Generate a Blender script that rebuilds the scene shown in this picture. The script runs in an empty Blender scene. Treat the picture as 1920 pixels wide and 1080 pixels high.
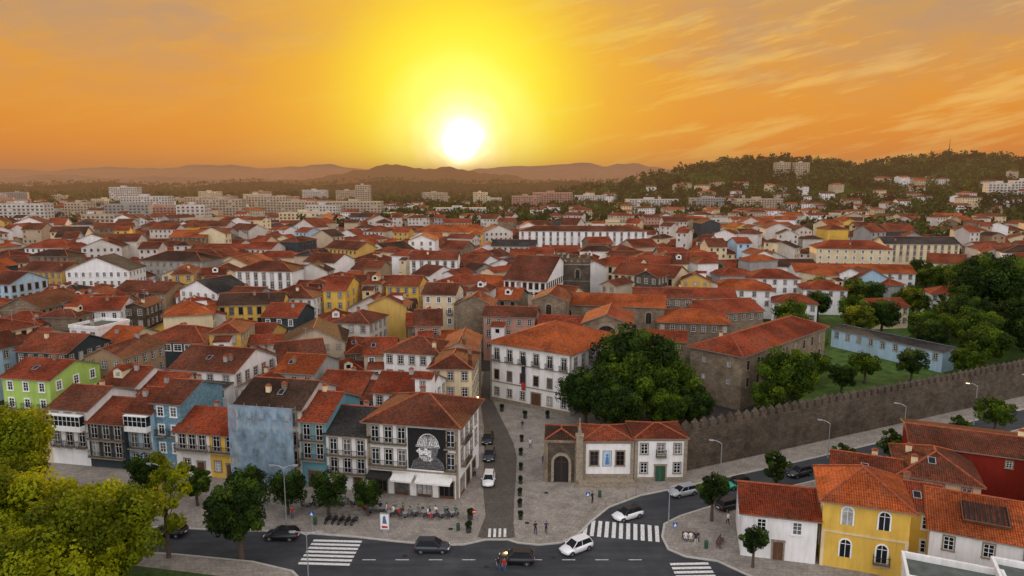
import bpy, math, random
import numpy as np
from mathutils import Vector
R=random.Random(11); NR=np.random.default_rng(5)
SC=bpy.context.scene; COL=SC.collection
rad=math.radians
# ------------------------------------------------------------ helpers
def top(name,label,cat,loc=(0,0,0),rz=0,mesh=None,group=None,sc=None,kind=None):
    o=bpy.data.objects.new(name,mesh); o.location=loc; o.rotation_euler=(0,0,rz)
    if sc is not None: o.scale=(sc,sc,sc) if isinstance(sc,(int,float)) else sc
    COL.objects.link(o)
    if label: o["label"]=label
    if cat: o["category"]=cat
    if group: o["group"]=group
    if kind: o["kind"]=kind
    return o
def part(name,mesh,par,loc=(0,0,0),rz=0,label=None,sc=None):
    o=bpy.data.objects.new(name,mesh); o.location=loc; o.rotation_euler=(0,0,rz)
    if sc: o.scale=sc
    o.parent=par; COL.objects.link(o)
    if label: o["label"]=label
    return o
class MB:
    def __init__(s): s.v=[];s.f=[];s.m=[]
    def face(s,pts,mi=0):
        b=len(s.v); s.v.extend([tuple(p) for p in pts]); s.f.append(tuple(range(b,b+len(pts)))); s.m.append(mi)
    def box(s,x0,x1,y0,y1,z0,z1,mi=0,tp=None):
        a=[(x0,y0,z0),(x1,y0,z0),(x1,y1,z0),(x0,y1,z0),(x0,y0,z1),(x1,y0,z1),(x1,y1,z1),(x0,y1,z1)]
        for q in ((0,1,5,4),(1,2,6,5),(2,3,7,6),(3,0,4,7),(0,3,2,1)): s.face([a[i] for i in q],mi)
        s.face([a[i] for i in (4,5,6,7)],mi if tp is None else tp)
    def prism(s,poly,z0,z1,mi=0,tp=None):
        n=len(poly)
        for i in range(n):
            p,q=poly[i],poly[(i+1)%n]; s.face([(p[0],p[1],z0),(q[0],q[1],z0),(q[0],q[1],z1),(p[0],p[1],z1)],mi)
        s.face([(p[0],p[1],z1) for p in poly],mi if tp is None else tp)
    def tube(s,p0,p1,r0,r1,n=6,mi=0,cap=False):
        p0=Vector(p0);p1=Vector(p1);d=(p1-p0)
        if d.length<1e-6: return
        d.normalize(); u=d.cross(Vector((0,0,1)) if abs(d.z)<.9 else Vector((1,0,0))).normalized(); w=d.cross(u)
        a=[p0+(u*math.cos(t)+w*math.sin(t))*r0 for t in [2*math.pi*i/n for i in range(n)]]
        b=[p1+(u*math.cos(t)+w*math.sin(t))*r1 for t in [2*math.pi*i/n for i in range(n)]]
        for i in range(n): s.face([a[i],a[(i+1)%n],b[(i+1)%n],b[i]],mi)
        if cap: s.face(a[::-1],mi); s.face(b,mi)
    def add(s,o,cx,cy,rz,z=0,mo=0):
        c,q=math.cos(rz),math.sin(rz); b=len(s.v)
        s.v.extend([(cx+x*c-y*q,cy+x*q+y*c,zz+z) for x,y,zz in o.v])
        s.f.extend([tuple(i+b for i in f) for f in o.f]); s.m.extend([m+mo for m in o.m])
    def mesh(s,name,mats,smooth=False,merge=False):
        me=bpy.data.meshes.new(name); me.from_pydata(s.v,[],s.f)
        for m in mats: me.materials.append(m)
        me.polygons.foreach_set('material_index',s.m)
        uv=me.uv_layers.new(name='UVMap'); co=[]
        for f in s.f:
            P=[s.v[i] for i in f]; nx=ny=nz=0.
            for i in range(len(P)):
                a,b=P[i],P[(i+1)%len(P)]
                nx+=(a[1]-b[1])*(a[2]+b[2]); ny+=(a[2]-b[2])*(a[0]+b[0]); nz+=(a[0]-b[0])*(a[1]+b[1])
            l=math.sqrt(nx*nx+ny*ny+nz*nz) or 1; nx/=l;ny/=l;nz/=l
            h=math.hypot(nx,ny)
            if h<.02: ux,uy,vx,vy,vz=1,0,0,1,0
            else:
                ux,uy=-ny/h,nx/h; vx,vy,vz=-uy*0+(-nz*nx/h),(-nz*ny/h),h
            for p in P: co+= [p[0]*ux+p[1]*uy, p[0]*vx+p[1]*vy+p[2]*vz]
        uv.data.foreach_set('uv',co)
        if merge:
            import bmesh; bm=bmesh.new(); bm.from_mesh(me); bmesh.ops.remove_doubles(bm,verts=bm.verts,dist=.0005)
            bmesh.ops.recalc_face_normals(bm,faces=bm.faces); bm.to_mesh(me); bm.free()
        if smooth:
            me.polygons.foreach_set('use_smooth',[True]*len(me.polygons))
        me.update(); return me
# ------------------------------------------------------------ materials
def newmat(name):
    m=bpy.data.materials.new(name); m.use_nodes=True; nt=m.node_tree; return m,nt,nt.nodes['Principled BSDF']
def nd(nt,t,**k):
    n=nt.nodes.new(t)
    for a,b in k.items(): setattr(n,a,b)
    return n
def noise(nt,vec,scale,detail=4,rough=.6):
    n=nd(nt,'ShaderNodeTexNoise'); n.inputs['Scale'].default_value=scale; n.inputs['Detail'].default_value=detail; n.inputs['Roughness'].default_value=rough
    if vec is not None: nt.links.new(vec,n.inputs['Vector'])
    return n.outputs['Fac']
def ramp(nt,fac,stops,interp='LINEAR'):
    r=nd(nt,'ShaderNodeValToRGB'); e=r.color_ramp.elements; r.color_ramp.interpolation=interp
    e[0].position=stops[0][0]; e[0].color=(*stops[0][1],1); e[1].position=stops[-1][0]; e[1].color=(*stops[-1][1],1)
    for p,c in stops[1:-1]:
        x=e.new(p); x.color=(*c,1)
    nt.links.new(fac,r.inputs['Fac']); return r.outputs['Color']
def mix(nt,fac,a,b,mode='MIX'):
    m=nd(nt,'ShaderNodeMix',data_type='RGBA',blend_type=mode)
    for s,v in ((m.inputs[0],fac),(m.inputs[6],a),(m.inputs[7],b)):
        if isinstance(v,bpy.types.NodeSocket): nt.links.new(v,s)
        elif isinstance(v,(int,float)): s.default_value=v
        else: s.default_value=(*v,1)
    return m.outputs[2]
def pos(nt,sc=(1,1,1)):
    g=nd(nt,'ShaderNodeNewGeometry'); m=nd(nt,'ShaderNodeMapping'); m.inputs['Scale'].default_value=sc
    nt.links.new(g.outputs['Position'],m.inputs['Vector']); return m.outputs['Vector']
def bump(nt,b,h,dist,st=.6):
    n=nd(nt,'ShaderNodeBump'); n.inputs['Distance'].default_value=dist; n.inputs['Strength'].default_value=st
    nt.links.new(h,n.inputs['Height']); nt.links.new(n.outputs['Normal'],b.inputs['Normal'])
def dk(c,k): return tuple(x*k for x in c)
def M_plain(name,c,rough=.7,metal=0,var=.25,scale=2,bd=0,spec=.3,coat=0):
    m,nt,b=newmat(name); f=noise(nt,pos(nt),scale); g=ramp(nt,f,[(.3,dk(c,1-var)),(.7,dk(c,1+var*.5))])
    nt.links.new(g,b.inputs['Base Color']); b.inputs['Roughness'].default_value=rough; b.inputs['Metallic'].default_value=metal
    b.inputs['Specular IOR Level'].default_value=spec; b.inputs['Coat Weight'].default_value=coat
    if bd: bump(nt,b,f,bd)
    return m
def M_wall(name,c,dirt=.45):
    m,nt,b=newmat(name)
    s=noise(nt,pos(nt,(1.3,1.3,.16)),1.4,5,.7); l=noise(nt,pos(nt),.22,3); f=noise(nt,pos(nt),7,3)
    a=ramp(nt,s,[(.4,dk(c,1)),(.62,dk(c,.86)),(.82,tuple(x*k for x,k in zip(c,(.5,.47,.42))))])
    a=mix(nt,ramp(nt,l,[(.45,(0,0,0)),(.75,(dirt,dirt,dirt))]),a,tuple(x*k for x,k in zip(c,(.6,.55,.48))))
    nt.links.new(a,b.inputs['Base Color']); b.inputs['Roughness'].default_value=.88; b.inputs['Specular IOR Level'].default_value=.15
    bump(nt,b,f,.02,.4); return m
def M_brick(name,c1,c2,mor,bw,bh,dark=.5,ms=.02,rough=.9):
    m,nt,b=newmat(name); uv=nd(nt,'ShaderNodeUVMap')
    br=nd(nt,'ShaderNodeTexBrick'); nt.links.new(uv.outputs[0],br.inputs['Vector'])
    br.inputs['Scale'].default_value=1; br.inputs['Brick Width'].default_value=bw; br.inputs['Row Height'].default_value=bh
    br.inputs['Mortar Size'].default_value=ms; br.inputs['Color1'].default_value=(*c1,1); br.inputs['Color2'].default_value=(*c2,1); br.inputs['Mortar'].default_value=(*mor,1)
    n=noise(nt,pos(nt),.35,6,.7); n2=noise(nt,pos(nt),3,4,.7)
    a=mix(nt,ramp(nt,n,[(.42,(0,0,0)),(.7,(dark,dark,dark))]),br.outputs['Color'],dk(c1,.28))
    a=mix(nt,.55,a,ramp(nt,n2,[(.3,(.45,.45,.45)),(.7,(1.25,1.2,1.15))]),'MULTIPLY')
    nt.links.new(a,b.inputs['Base Color']); b.inputs['Roughness'].default_value=rough; b.inputs['Specular IOR Level'].default_value=.1
    bump(nt,b,br.outputs['Fac'],-.03,.5); return m
def M_roof(name,c1,c2,dark=.6):
    m,nt,b=newmat(name); uv=nd(nt,'ShaderNodeUVMap')
    br=nd(nt,'ShaderNodeTexBrick'); nt.links.new(uv.outputs[0],br.inputs['Vector']); br.offset=0
    br.inputs['Scale'].default_value=1; br.inputs['Brick Width'].default_value=.26; br.inputs['Row Height'].default_value=.42
    br.inputs['Mortar Size'].default_value=.03; br.inputs['Color1'].default_value=(*c1,1); br.inputs['Color2'].default_value=(*c2,1); br.inputs['Mortar'].default_value=(*dk(c1,.3),1)
    n=noise(nt,pos(nt),.45,7,.75); n2=noise(nt,pos(nt,(1,1,1)),2.2,5,.75); n3=noise(nt,pos(nt),.11,3)
    lich=(c1[0]*.28+.01,c1[0]*.14+.015,c1[0]*.09+.012)
    a=mix(nt,ramp(nt,n,[(.42,(0,0,0)),(.64,(dark,dark,dark))]),br.outputs['Color'],lich)
    a=mix(nt,.9,a,ramp(nt,n2,[(.32,(.33,.29,.28)),(.5,(.98,.96,.95)),(.7,(1.45,1.33,1.22))]),'MULTIPLY')
    a=mix(nt,.85,a,ramp(nt,n3,[(.38,(.52,.48,.46)),(.62,(1.25,1.2,1.13))]),'MULTIPLY')
    nt.links.new(a,b.inputs['Base Color']); b.inputs['Roughness'].default_value=.9; b.inputs['Specular IOR Level'].default_value=.1
    w=nd(nt,'ShaderNodeTexWave'); w.inputs['Scale'].default_value=1.21; nt.links.new(uv.outputs[0],w.inputs['Vector'])
    bump(nt,b,w.outputs['Fac'],.1,1); return m
W={}
for k,c in dict(white=(.82,.81,.8),dull=(.62,.59,.54),cream=(.72,.6,.39),grey=(.34,.34,.33),ochre=(.6,.39,.11),yellow=(.73,.47,.09),green=(.38,.55,.13),blue=(.1,.3,.44),teal=(.14,.34,.4),slate=(.05,.062,.072),tan=(.36,.25,.15),pink=(.46,.26,.2),redb=(.24,.025,.015),beige=(.5,.41,.3),paleblue=(.4,.56,.68),block=(.46,.43,.39)).items():
    W[k]=M_wall('wall_'+k,c,.55 if k!='white' else .35)
W['stone']=M_brick('granite_wall',(.33,.26,.18),(.24,.19,.135),(.13,.11,.085),.8,.4,.75)
W['darkstone']=M_brick('old_dark_granite',(.15,.12,.09),(.1,.082,.065),(.045,.04,.035),.9,.45,.85)
W['tile']=M_brick('blue_tile_wall',(.1,.27,.4),(.24,.42,.52),(.2,.28,.32),.3,.3,.35)
RF={'red':M_roof('roof_red',(.4,.078,.031),(.28,.056,.024),.6),'orange':M_roof('roof_orange',(.52,.125,.032),(.4,.092,.026),.4),
    'brown':M_roof('roof_brown',(.23,.07,.037),(.155,.052,.031),.7),'dark':M_roof('roof_dark',(.11,.06,.042),(.07,.044,.034),.65),
    'grey':M_roof('roof_grey',(.095,.095,.095),(.065,.067,.07),.6),'rust':M_roof('roof_rust',(.32,.075,.033),(.215,.055,.027),.65)}
TRIM=M_plain('eave_trim',(.22,.18,.145),.8); STONE=M_plain('carved_granite',(.29,.24,.175),.85,bd=.03,scale=3,var=.4)
WHITE=M_plain('white_paint',(.8,.8,.78),.5,var=.1); IRON=M_plain('black_iron',(.03,.03,.032),.5,metal=.4)
DARK=M_plain('dark_interior',(.02,.018,.016),.7); WOOD=M_plain('green_door_paint',(.03,.09,.05),.5); BWOOD=M_plain('brown_wood',(.12,.055,.03),.6)
METAL=M_plain('galvanised_metal',(.5,.52,.54),.4,metal=.7,var=.15); CAPM=M_plain('ridge_clay',(.3,.085,.042),.9,var=.4,spec=.1)
CLOTHW=M_plain('white_canvas',(.7,.69,.66),.8,var=.12); RED=M_plain('red_plastic',(.5,.03,.03),.4); CONC=M_plain('roof_felt',(.1,.115,.1),.9,var=.35,scale=.8)
def glassmat():
    m,nt,b=newmat('window_glass'); oi=nd(nt,'ShaderNodeObjectInfo')
    a=ramp(nt,oi.outputs['Random'],[(0,(.01,.014,.018)),(.65,(.025,.03,.035)),(.78,(.12,.12,.12)),(.92,(.38,.38,.36))],'CONSTANT')
    n=noise(nt,pos(nt),1.2,2); a=mix(nt,.6,a,ramp(nt,n,[(.35,(.4,.4,.4)),(.65,(1.2,1.2,1.2))]),'MULTIPLY')
    nt.links.new(a,b.inputs['Base Color']); b.inputs['Roughness'].default_value=.12; b.inputs['Specular IOR Level'].default_value=.25; return m
GLASS=glassmat()
FARGLASS=M_plain('far_window_glass',(.07,.072,.08),.5,var=.6,scale=.3)
WARM,nt,b=newmat('lit_lamp_glass'); b.inputs['Emission Color'].default_value=(1,.6,.2,1); b.inputs['Emission Strength'].default_value=8; b.inputs['Base Color'].default_value=(.9,.7,.4,1)
LENS=M_plain('lamp_glass',(.7,.72,.75),.2,var=.05,spec=.8); TAIL=M_plain('tail_lamp_red',(.4,.01,.01),.25); RUB=M_plain('rubber',(.02,.02,.02),.9)
CGL=M_plain('car_glass',(.012,.014,.017),.25,var=.1,spec=.12)
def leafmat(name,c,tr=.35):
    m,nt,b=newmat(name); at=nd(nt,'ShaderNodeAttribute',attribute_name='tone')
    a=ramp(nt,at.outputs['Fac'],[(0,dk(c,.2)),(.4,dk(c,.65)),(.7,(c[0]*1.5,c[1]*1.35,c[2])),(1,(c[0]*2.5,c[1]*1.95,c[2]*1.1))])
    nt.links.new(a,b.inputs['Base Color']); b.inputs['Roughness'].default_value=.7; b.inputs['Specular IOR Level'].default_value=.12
    t=nd(nt,'ShaderNodeBsdfTranslucent'); nt.links.new(a,t.inputs['Color']); mx=nd(nt,'ShaderNodeMixShader'); mx.inputs[0].default_value=tr
    nt.links.new(b.outputs[0],mx.inputs[1]); nt.links.new(t.outputs[0],mx.inputs[2]); nt.links.new(mx.outputs[0],nt.nodes['Material Output'].inputs['Surface']); return m
LF={'bright':leafmat('foliage_bright',(.17,.215,.008),.44),'mid':leafmat('foliage_mid',(.054,.1,.01)),'dark':leafmat('foliage_dark',(.03,.062,.01)),'far':leafmat('foliage_far',(.026,.052,.011),.15),'olive':leafmat('foliage_olive',(.09,.12,.012))}
BARK=M_plain('bark',(.09,.065,.045),.9,var=.4,scale=5)
# ------------------------------------------------------------ ground, road, pavement
def sheet(name,poly,z,mat):
    mb=MB(); mb.face([(x,y,z) for x,y in poly]); o=top(name,None,None,mesh=mb.mesh(name,[mat]),kind='structure'); return o
def gmat():
    m,nt,b=newmat('ground_cover'); n=noise(nt,pos(nt),.012,8,.7); n2=noise(nt,pos(nt),.25,4)
    a=ramp(nt,n,[(.35,(.015,.026,.008)),(.5,(.03,.042,.013)),(.64,(.07,.06,.04)),(.78,(.025,.038,.012))])
    a=mix(nt,.5,a,ramp(nt,n2,[(.3,(.5,.5,.5)),(.7,(1.3,1.3,1.3))]),'MULTIPLY')
    nt.links.new(a,b.inputs['Base Color']); b.inputs['Roughness'].default_value=1; b.inputs['Specular IOR Level'].default_value=0; return m
sheet('ground',[(-14000,-300),(14000,-300),(14000,14000),(-14000,14000)],0,gmat())
def asphalt():
    m,nt,b=newmat('asphalt'); n=noise(nt,pos(nt),.16,6,.7); n2=noise(nt,pos(nt),14,3); n3=noise(nt,pos(nt,(.25,1.6,1)),.5,3); n4=noise(nt,pos(nt,(.6,.6,1)),1.1,8,.8)
    a=ramp(nt,n,[(.3,(.032,.036,.042)),(.55,(.05,.053,.058)),(.75,(.078,.078,.08))])
    a=mix(nt,.7,a,ramp(nt,n3,[(.35,(.6,.6,.6)),(.65,(1.15,1.15,1.15))]),'MULTIPLY'); a=mix(nt,.5,a,ramp(nt,n2,[(.3,(.6,.6,.6)),(.7,(1.3,1.3,1.3))]),'MULTIPLY')
    a=mix(nt,ramp(nt,n4,[(.6,(0,0,0)),(.64,(.6,.6,.6))]),a,(.03,.031,.034))
    nt.links.new(a,b.inputs['Base Color']); b.inputs['Roughness'].default_value=.8; b.inputs['Specular IOR Level'].default_value=.25; return m
ASPH=asphalt()
sheet('road',[(-140,70),(-140,93),(-60,93),(0,100),(30,104),(150,156),(150,40),(-60,40)],.004,ASPH)
PAVE=M_brick('granite_pavement',(.35,.315,.275),(.28,.255,.225),(.17,.155,.135),.6,.6,.5,.015); KERB=M_plain('kerb_stone',(.42,.4,.36),.85,var=.2)
COB=M_brick('granite_setts_lane',(.17,.15,.125),(.12,.105,.09),(.06,.055,.05),.16,.16,.35,.015)
TOWNP=M_brick('town_setts',(.07,.062,.055),(.055,.05,.045),(.03,.03,.03),.3,.3,.5,.02)  # setts colour darkened to deepen the shade between the houses
def slab(name,poly,mat,kerbpts=None,z1=.12):
    mb=MB(); mb.prism(poly,0,z1,1,0); top(name,None,None,mesh=mb.mesh(name,[mat,KERB]),kind='structure')
    if kerbpts:
        mb=MB()
        for a,b in zip(kerbpts,kerbpts[1:]):
            a=Vector((*a,0));b=Vector((*b,0)); d=(b-a).normalized(); n=Vector((-d.y,d.x,0))*.14
            mb.prism([(a-n)[:2],(b-n)[:2],(b+n)[:2],(a+n)[:2]],.0,z1+.012,0)
        top('kerb',None,None,mesh=mb.mesh('kerb',[KERB]),kind='structure')
k1=[(-140,100),(-90,89),(-60,86),(-43,84.6),(-29,83.8),(-20,82.5),(-14.8,81.4),(-9,80.4),(-6,80.6),(-4.2,81.4),(-3.3,81.8),(-.5,81.8),(.7,81),(3.3,80.5),(6.2,81),(8.6,83.2),(10.6,86.6),(13.5,90.6),(18.5,94.2),(26.6,97.6),(47,106.8),(75,120),(104,133.5),(140,150)]
slab('pavement',k1+[(140,158),(104,145),(26.5,106),(26.5,150),(-6.8,160),(-9,160),(-9,96),(-140,122)],PAVE,k1)
k2=[(31,70),(27.5,73.5),(24.6,76.8),(21,77.8),(19.3,79.5),(19.2,82.5),(20.2,85.8),(22.8,88),(27,90.4),(34.2,94),(45,98.8),(54.5,103),(75,112.5),(104,126.5),(140,143)]
slab('pavement',k2[::-1]+[(31,60),(140,60)][::1],PAVE,k2)
k3=[(-140,92),(-90,83),(-60,80.5),(-40.6,78.2),(-31,76.6),(-25.6,74.6),(-23,71.5),(-22,66),(-22,50)]
slab('pavement',k3[::-1]+[(-140,50)],PAVE,k3)
GRASS=M_plain('grass',(.05,.085,.018),.95,var=.5,scale=1.2,bd=.05)
sheet('lawn',[(-120,50),(-28,50),(-28,69),(-33,73.4),(-44,75.6),(-62,77.8),(-120,82)],.126,GRASS)
sheet('lane',[(-4.4,82.3),(-3.3,81.95),(-.5,81.95),(.4,82.3),(.2,86),(.3,92),(.6,100),(.8,108),(.3,114),(-.9,121),(-3.0,132),(-4.6,142),(-4.8,160),(-6.8,160),(-6.6,138),(-5.2,122),(-4.6,110),(-4.4,98),(-3.6,88)],.124,COB)
GG=M_plain('garden_grass',(.06,.11,.014),.95,var=.6,scale=.4)
sheet('town_ground',[(-400,122),(-9,97),(-9,150),(26.4,150),(26.4,108),(62,128),(75,160),(60,215),(100,260),(330,400),(-330,400)],.09,TOWNP)
sheet('garden_lawn',[(55,119.5),(112,147),(160,168),(260,300),(110,240),(76,215),(82,172),(64,158)],.13,GG)
PAINT=M_plain('road_paint',(.68,.68,.66),.7,var=.5,scale=5)
def zebra(x,y,n,pitch,sw,L,ang,z):
    mb=MB(); c,s=math.cos(ang),math.sin(ang)
    for i in range(n):
        t=(i-(n-1)/2)*pitch
        P=[(-L/2,t-sw/2),(L/2,t-sw/2),(L/2,t+sw/2),(-L/2,t+sw/2)]
        mb.face([(x+a*c-b*s,y+a*s+b*c,z) for a,b in P])
    top('zebra_crossing',None,None,mesh=mb.mesh('zebra_crossing',[PAINT]),kind='structure')
zebra(-22.2,78.9,7,.88,.48,6.2,rad(-3),.008); zebra(14.2,84.2,11,.92,.5,4.2,rad(80),.008)
zebra(-1.9,83.4,4,.66,.34,2.2,rad(90),.128); zebra(21.2,73.2,8,.88,.48,4.6,rad(2),.008)
mb=MB()
for i in range(9): mb.box(-18+i*4,-16.4+i*4,77.1,77.22,.004,.008)
top('lane_marking',None,None,mesh=mb.mesh('lane_marking',[PAINT]),kind='structure')
mb=MB()
for x,y in ((-13,78),(-3,75.6),(5,77.6),(17,89),(-34,80.4),(2,86),(5,95),(-8,84.4),(23,83.4)):
    z=.008 if not(x in(2,5,-8,23) and y>83) else .126
    mb.face([(x+.33*math.cos(k*.5236),y+.33*math.sin(k*.5236),z) for k in range(12)])
top('manhole_covers',None,None,mesh=mb.mesh('manhole_covers',[IRON]),kind='structure')
# ------------------------------------------------------------ windows, doors
def winmesh(w,h,fr,sash,kind='sash'):
    mb=MB(); t=.15
    mb.box(-w/2-t,-w/2,-.09,.02,-.02,h,0); mb.box(w/2,w/2+t,-.09,.02,-.02,h,0); mb.box(-w/2-t,w/2+t,-.1,.02,h,h+.18,0)
    mb.box(-w/2-t-.05,w/2+t+.05,-.16,.02,-.16,-.02,0)
    mb.face([(-w/2,-.012,-.02),(w/2,-.012,-.02),(w/2,-.012,h),(-w/2,-.012,h)],1)
    s=.06
    for x in (-w/2+s/2,0,w/2-s/2): mb.box(x-s/2,x+s/2,-.045,-.014,0,h,2)
    for z in ([0,h-s] + ([h*.36,h*.68] if kind=='sash' else [h*.28,h*.75])): mb.box(-w/2+s,-s/2-.001,-.043,-.014,z,z+s*.8,2); mb.box(s/2+.001,w/2-s,-.043,-.014,z,z+s*.8,2)
    return mb.mesh('window',[fr,GLASS,sash])
WIN={'sash':winmesh(1.0,1.55,STONE,WHITE),'small':winmesh(.7,.9,STONE,WHITE),'tall':winmesh(1.1,2.35,STONE,WHITE,'d'),'white':winmesh(1.0,1.5,WHITE,WHITE),'dark':winmesh(1.05,1.9,STONE,BWOOD),'wide':winmesh(1.7,1.3,WHITE,WHITE)}
WH={'sash':1.55,'small':.9,'tall':2.35,'white':1.5,'dark':1.9,'wide':1.3}
def balcmesh(w):
    mb=MB(); mb.box(-w/2,w/2,-.75,-.005,-.22,-.06,0)
    for z in (.92,.05): mb.box(-w/2,w/2,-.73,-.69,z,z+.05,1); mb.box(-w/2,-w/2+.04,-.69,-.02,z,z+.05,1); mb.box(w/2-.04,w/2,-.69,-.02,z,z+.05,1)
    n=int(w/.14)
    for i in range(n+1):
        x=-w/2+.02+i*(w-.04)/n; mb.box(x-.012,x+.012,-.72,-.7,-.06,.92,1)
    for y in (-.5,-.3,-.1):
        for x in (-w/2+.02,w/2-.02): mb.box(x-.012,x+.012,y-.01,y+.01,-.06,.92,1)
    return mb.mesh('balcony',[STONE,IRON])
BAL={}
def balcony(w):
    w=round(w,1)
    if w not in BAL: BAL[w]=balcmesh(w)
    return BAL[w]
def verandamesh(w,h=2.3):
    mb=MB(); mb.box(-w/2,w/2,-1.0,-.005,-.15,.75,0); mb.box(-w/2,w/2,-1.0,-.005,h,h+.15,0)
    mb.face([(-w/2+.03,-.97,.75),(w/2-.03,-.97,.75),(w/2-.03,-.97,h),(-w/2+.03,-.97,h)],1)
    for s in (-1,1): mb.face([(s*(w/2-.03),-.97,.75),(s*(w/2-.03),-.01,.75),(s*(w/2-.03),-.01,h),(s*(w/2-.03),-.97,h)],1)
    n=max(3,int(w/.7))
    for i in range(n+1):
        x=-w/2+.03+i*(w-.06)/n; mb.box(x-.035,x+.035,-1.0,-.975,.75,h,0)
    mb.box(-w/2,w/2,-.999,-.976,1.55,1.6,0)
    return mb.mesh('glazed_veranda',[WHITE,GLASS])
def doormesh(w,h,leaf):
    mb=MB(); t=.2
    mb.box(-w/2-t,-w/2,-.12,.02,0,h,0); mb.box(w/2,w/2+t,-.12,.02,0,h,0); mb.box(-w/2-t-.05,w/2+t+.05,-.14,.02,h,h+.25,0)
    for x0,x1 in ((-w/2,-.01),(.01,w/2)):
        mb.box(x0,x1,-.04,.01,0,h,1)
        for z0,z1 in ((.15,h*.4),(h*.45,h*.9)): mb.box(x0+.1,x1-.1,-.06,-.041,z0,z1,1)
    return mb.mesh('door',[STONE,leaf])
DOOR={'g':doormesh(1.5,2.5,WOOD),'b':doormesh(1.1,2.3,BWOOD),'big':doormesh(2.0,3.2,BWOOD)}
def shopmesh(w,h):
    mb=MB(); mb.box(-w/2-.15,-w/2,-.1,.02,0,h+.2,0); mb.box(w/2,w/2+.15,-.1,.02,0,h+.2,0); mb.box(-w/2,w/2,-.08,.02,h,h+.2,0)
    mb.face([(-w/2,-.012,0),(w/2,-.012,0),(w/2,-.012,h),(-w/2,-.012,h)],1)
    for x in (-w/6,w/6): mb.box(x-.04,x+.04,-.05,-.014,0,h,2)
    mb.box(-w/2,w/2,-.055,-.052,h*.78,h*.81,2); mb.box(-w/2,w/2,-.06,-.014,0,.35,2)
    return mb.mesh('shop_window',[STONE,GLASS,BWOOD])
SHOP=shopmesh(2.1,2.5)
def archmesh(w,h,fill,fr=STONE,t=.3,dep=.18,n=10,name='arched_door'):
    mb=MB(); r=w/2; P=[(-r,0)]+[(-r*math.cos(math.pi*i/n),h-r+r*math.sin(math.pi*i/n)) for i in range(n+1)]+[(r,0)]
    O=[(-r-t,0)]+[(-(r+t)*math.cos(math.pi*i/n),h-r+(r+t)*math.sin(math.pi*i/n)) for i in range(n+1)]+[(r+t,0)]
    mb.face([(x,-.012,z) for x,z in P],1)
    for i in range(len(P)-1):
        a,b,c,d=P[i],P[i+1],O[i+1],O[i]
        mb.face([(a[0],-dep,a[1]),(b[0],-dep,b[1]),(c[0],-dep,c[1]),(d[0],-dep,d[1])],0)
        mb.face([(a[0],0,a[1]),(b[0],0,b[1]),(b[0],-dep,b[1]),(a[0],-dep,a[1])],0); mb.face([(d[0],-dep,d[1]),(c[0],-dep,c[1]),(c[0],0,c[1]),(d[0],0,d[1])],0)
    mb.box(-.03,.03,-.05,-.02,0,h*.98,2)
    mb.box(-r+.02,r-.02,-.05,-.02,h-r-.03,h-r+.03,2)
    return mb.mesh(name,[fr,fill,WHITE if fill is GLASS else BWOOD])
ARW=archmesh(1.1,2.2,GLASS,WHITE,.16,.1,name='window'); ARS=archmesh(1.4,3,DARK,STONE,.3,.15,name='window')
# ------------------------------------------------------------ houses
RECT=[]
def roofMB(w,d,h,p,kind,o=.45,t=.16):
    mb=MB(); sw=(kind=='gy') or (kind in('hip',) and d>w)
    if sw: w,d=d,w
    X,Y=w/2+o,d/2+o; ze=h-p*o+.04; zr=h+p*d/2+.04
    caps=[]
    if kind in('gx','gy'):
        tops=[[(-X,-Y,ze),(X,-Y,ze),(X,0,zr),(-X,0,zr)],[(X,Y,ze),(-X,Y,ze),(-X,0,zr),(X,0,zr)]]; caps=[((-X,0,zr),(X,0,zr))]
        edge=[(-X,-Y,ze),(X,-Y,ze),(X,0,zr),(X,Y,ze),(-X,Y,ze),(-X,0,zr)]
    elif kind=='hip':
        r=max((w-d)/2,0.01); A=(-r,0,zr);B=(r,0,zr)
        c=[(-X,-Y,ze),(X,-Y,ze),(X,Y,ze),(-X,Y,ze)]
        tops=[[c[0],c[1],B,A],[c[1],c[2],B],[c[2],c[3],A,B],[c[3],c[0],A]]; caps=[(A,B),(A,c[0]),(A,c[3]),(B,c[1]),(B,c[2])]; edge=c
    elif kind=='shed':
        zr=h+p*d; tops=[[(-X,-Y,ze),(X,-Y,ze),(X,Y,zr),(-X,Y,zr)]]; edge=tops[0]
    else:
        mb.box(-w/2-.15,w/2+.15,-d/2-.15,-d/2+.15,h,h+.7,1); mb.box(-w/2-.15,w/2+.15,d/2-.15,d/2+.15,h,h+.7,1)
        mb.box(-w/2-.15,-w/2+.15,-d/2+.15,d/2-.15,h,h+.7,1); mb.box(w/2-.15,w/2+.15,-d/2+.15,d/2-.15,h,h+.7,1); mb.box(-w/2+.15,w/2-.15,-d/2+.15,d/2-.15,h-.1,h+.02,0); tops=[];edge=[]
    f=(lambda q:(-q[1],q[0],q[2])) if sw else (lambda q:q)
    for q in tops: mb.face([f(a) for a in q],0); mb.face([f((a[0],a[1],a[2]-t)) for a in q][::-1],1)
    for i in range(len(edge)):
        a,b=edge[i],edge[(i+1)%len(edge)]; mb.face([f((a[0],a[1],a[2]-t)),f((b[0],b[1],b[2]-t)),f(b),f(a)],1)
    for a,b in caps: mb.tube(f(a),f(b),.15,.15,5,2)
    return mb
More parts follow.
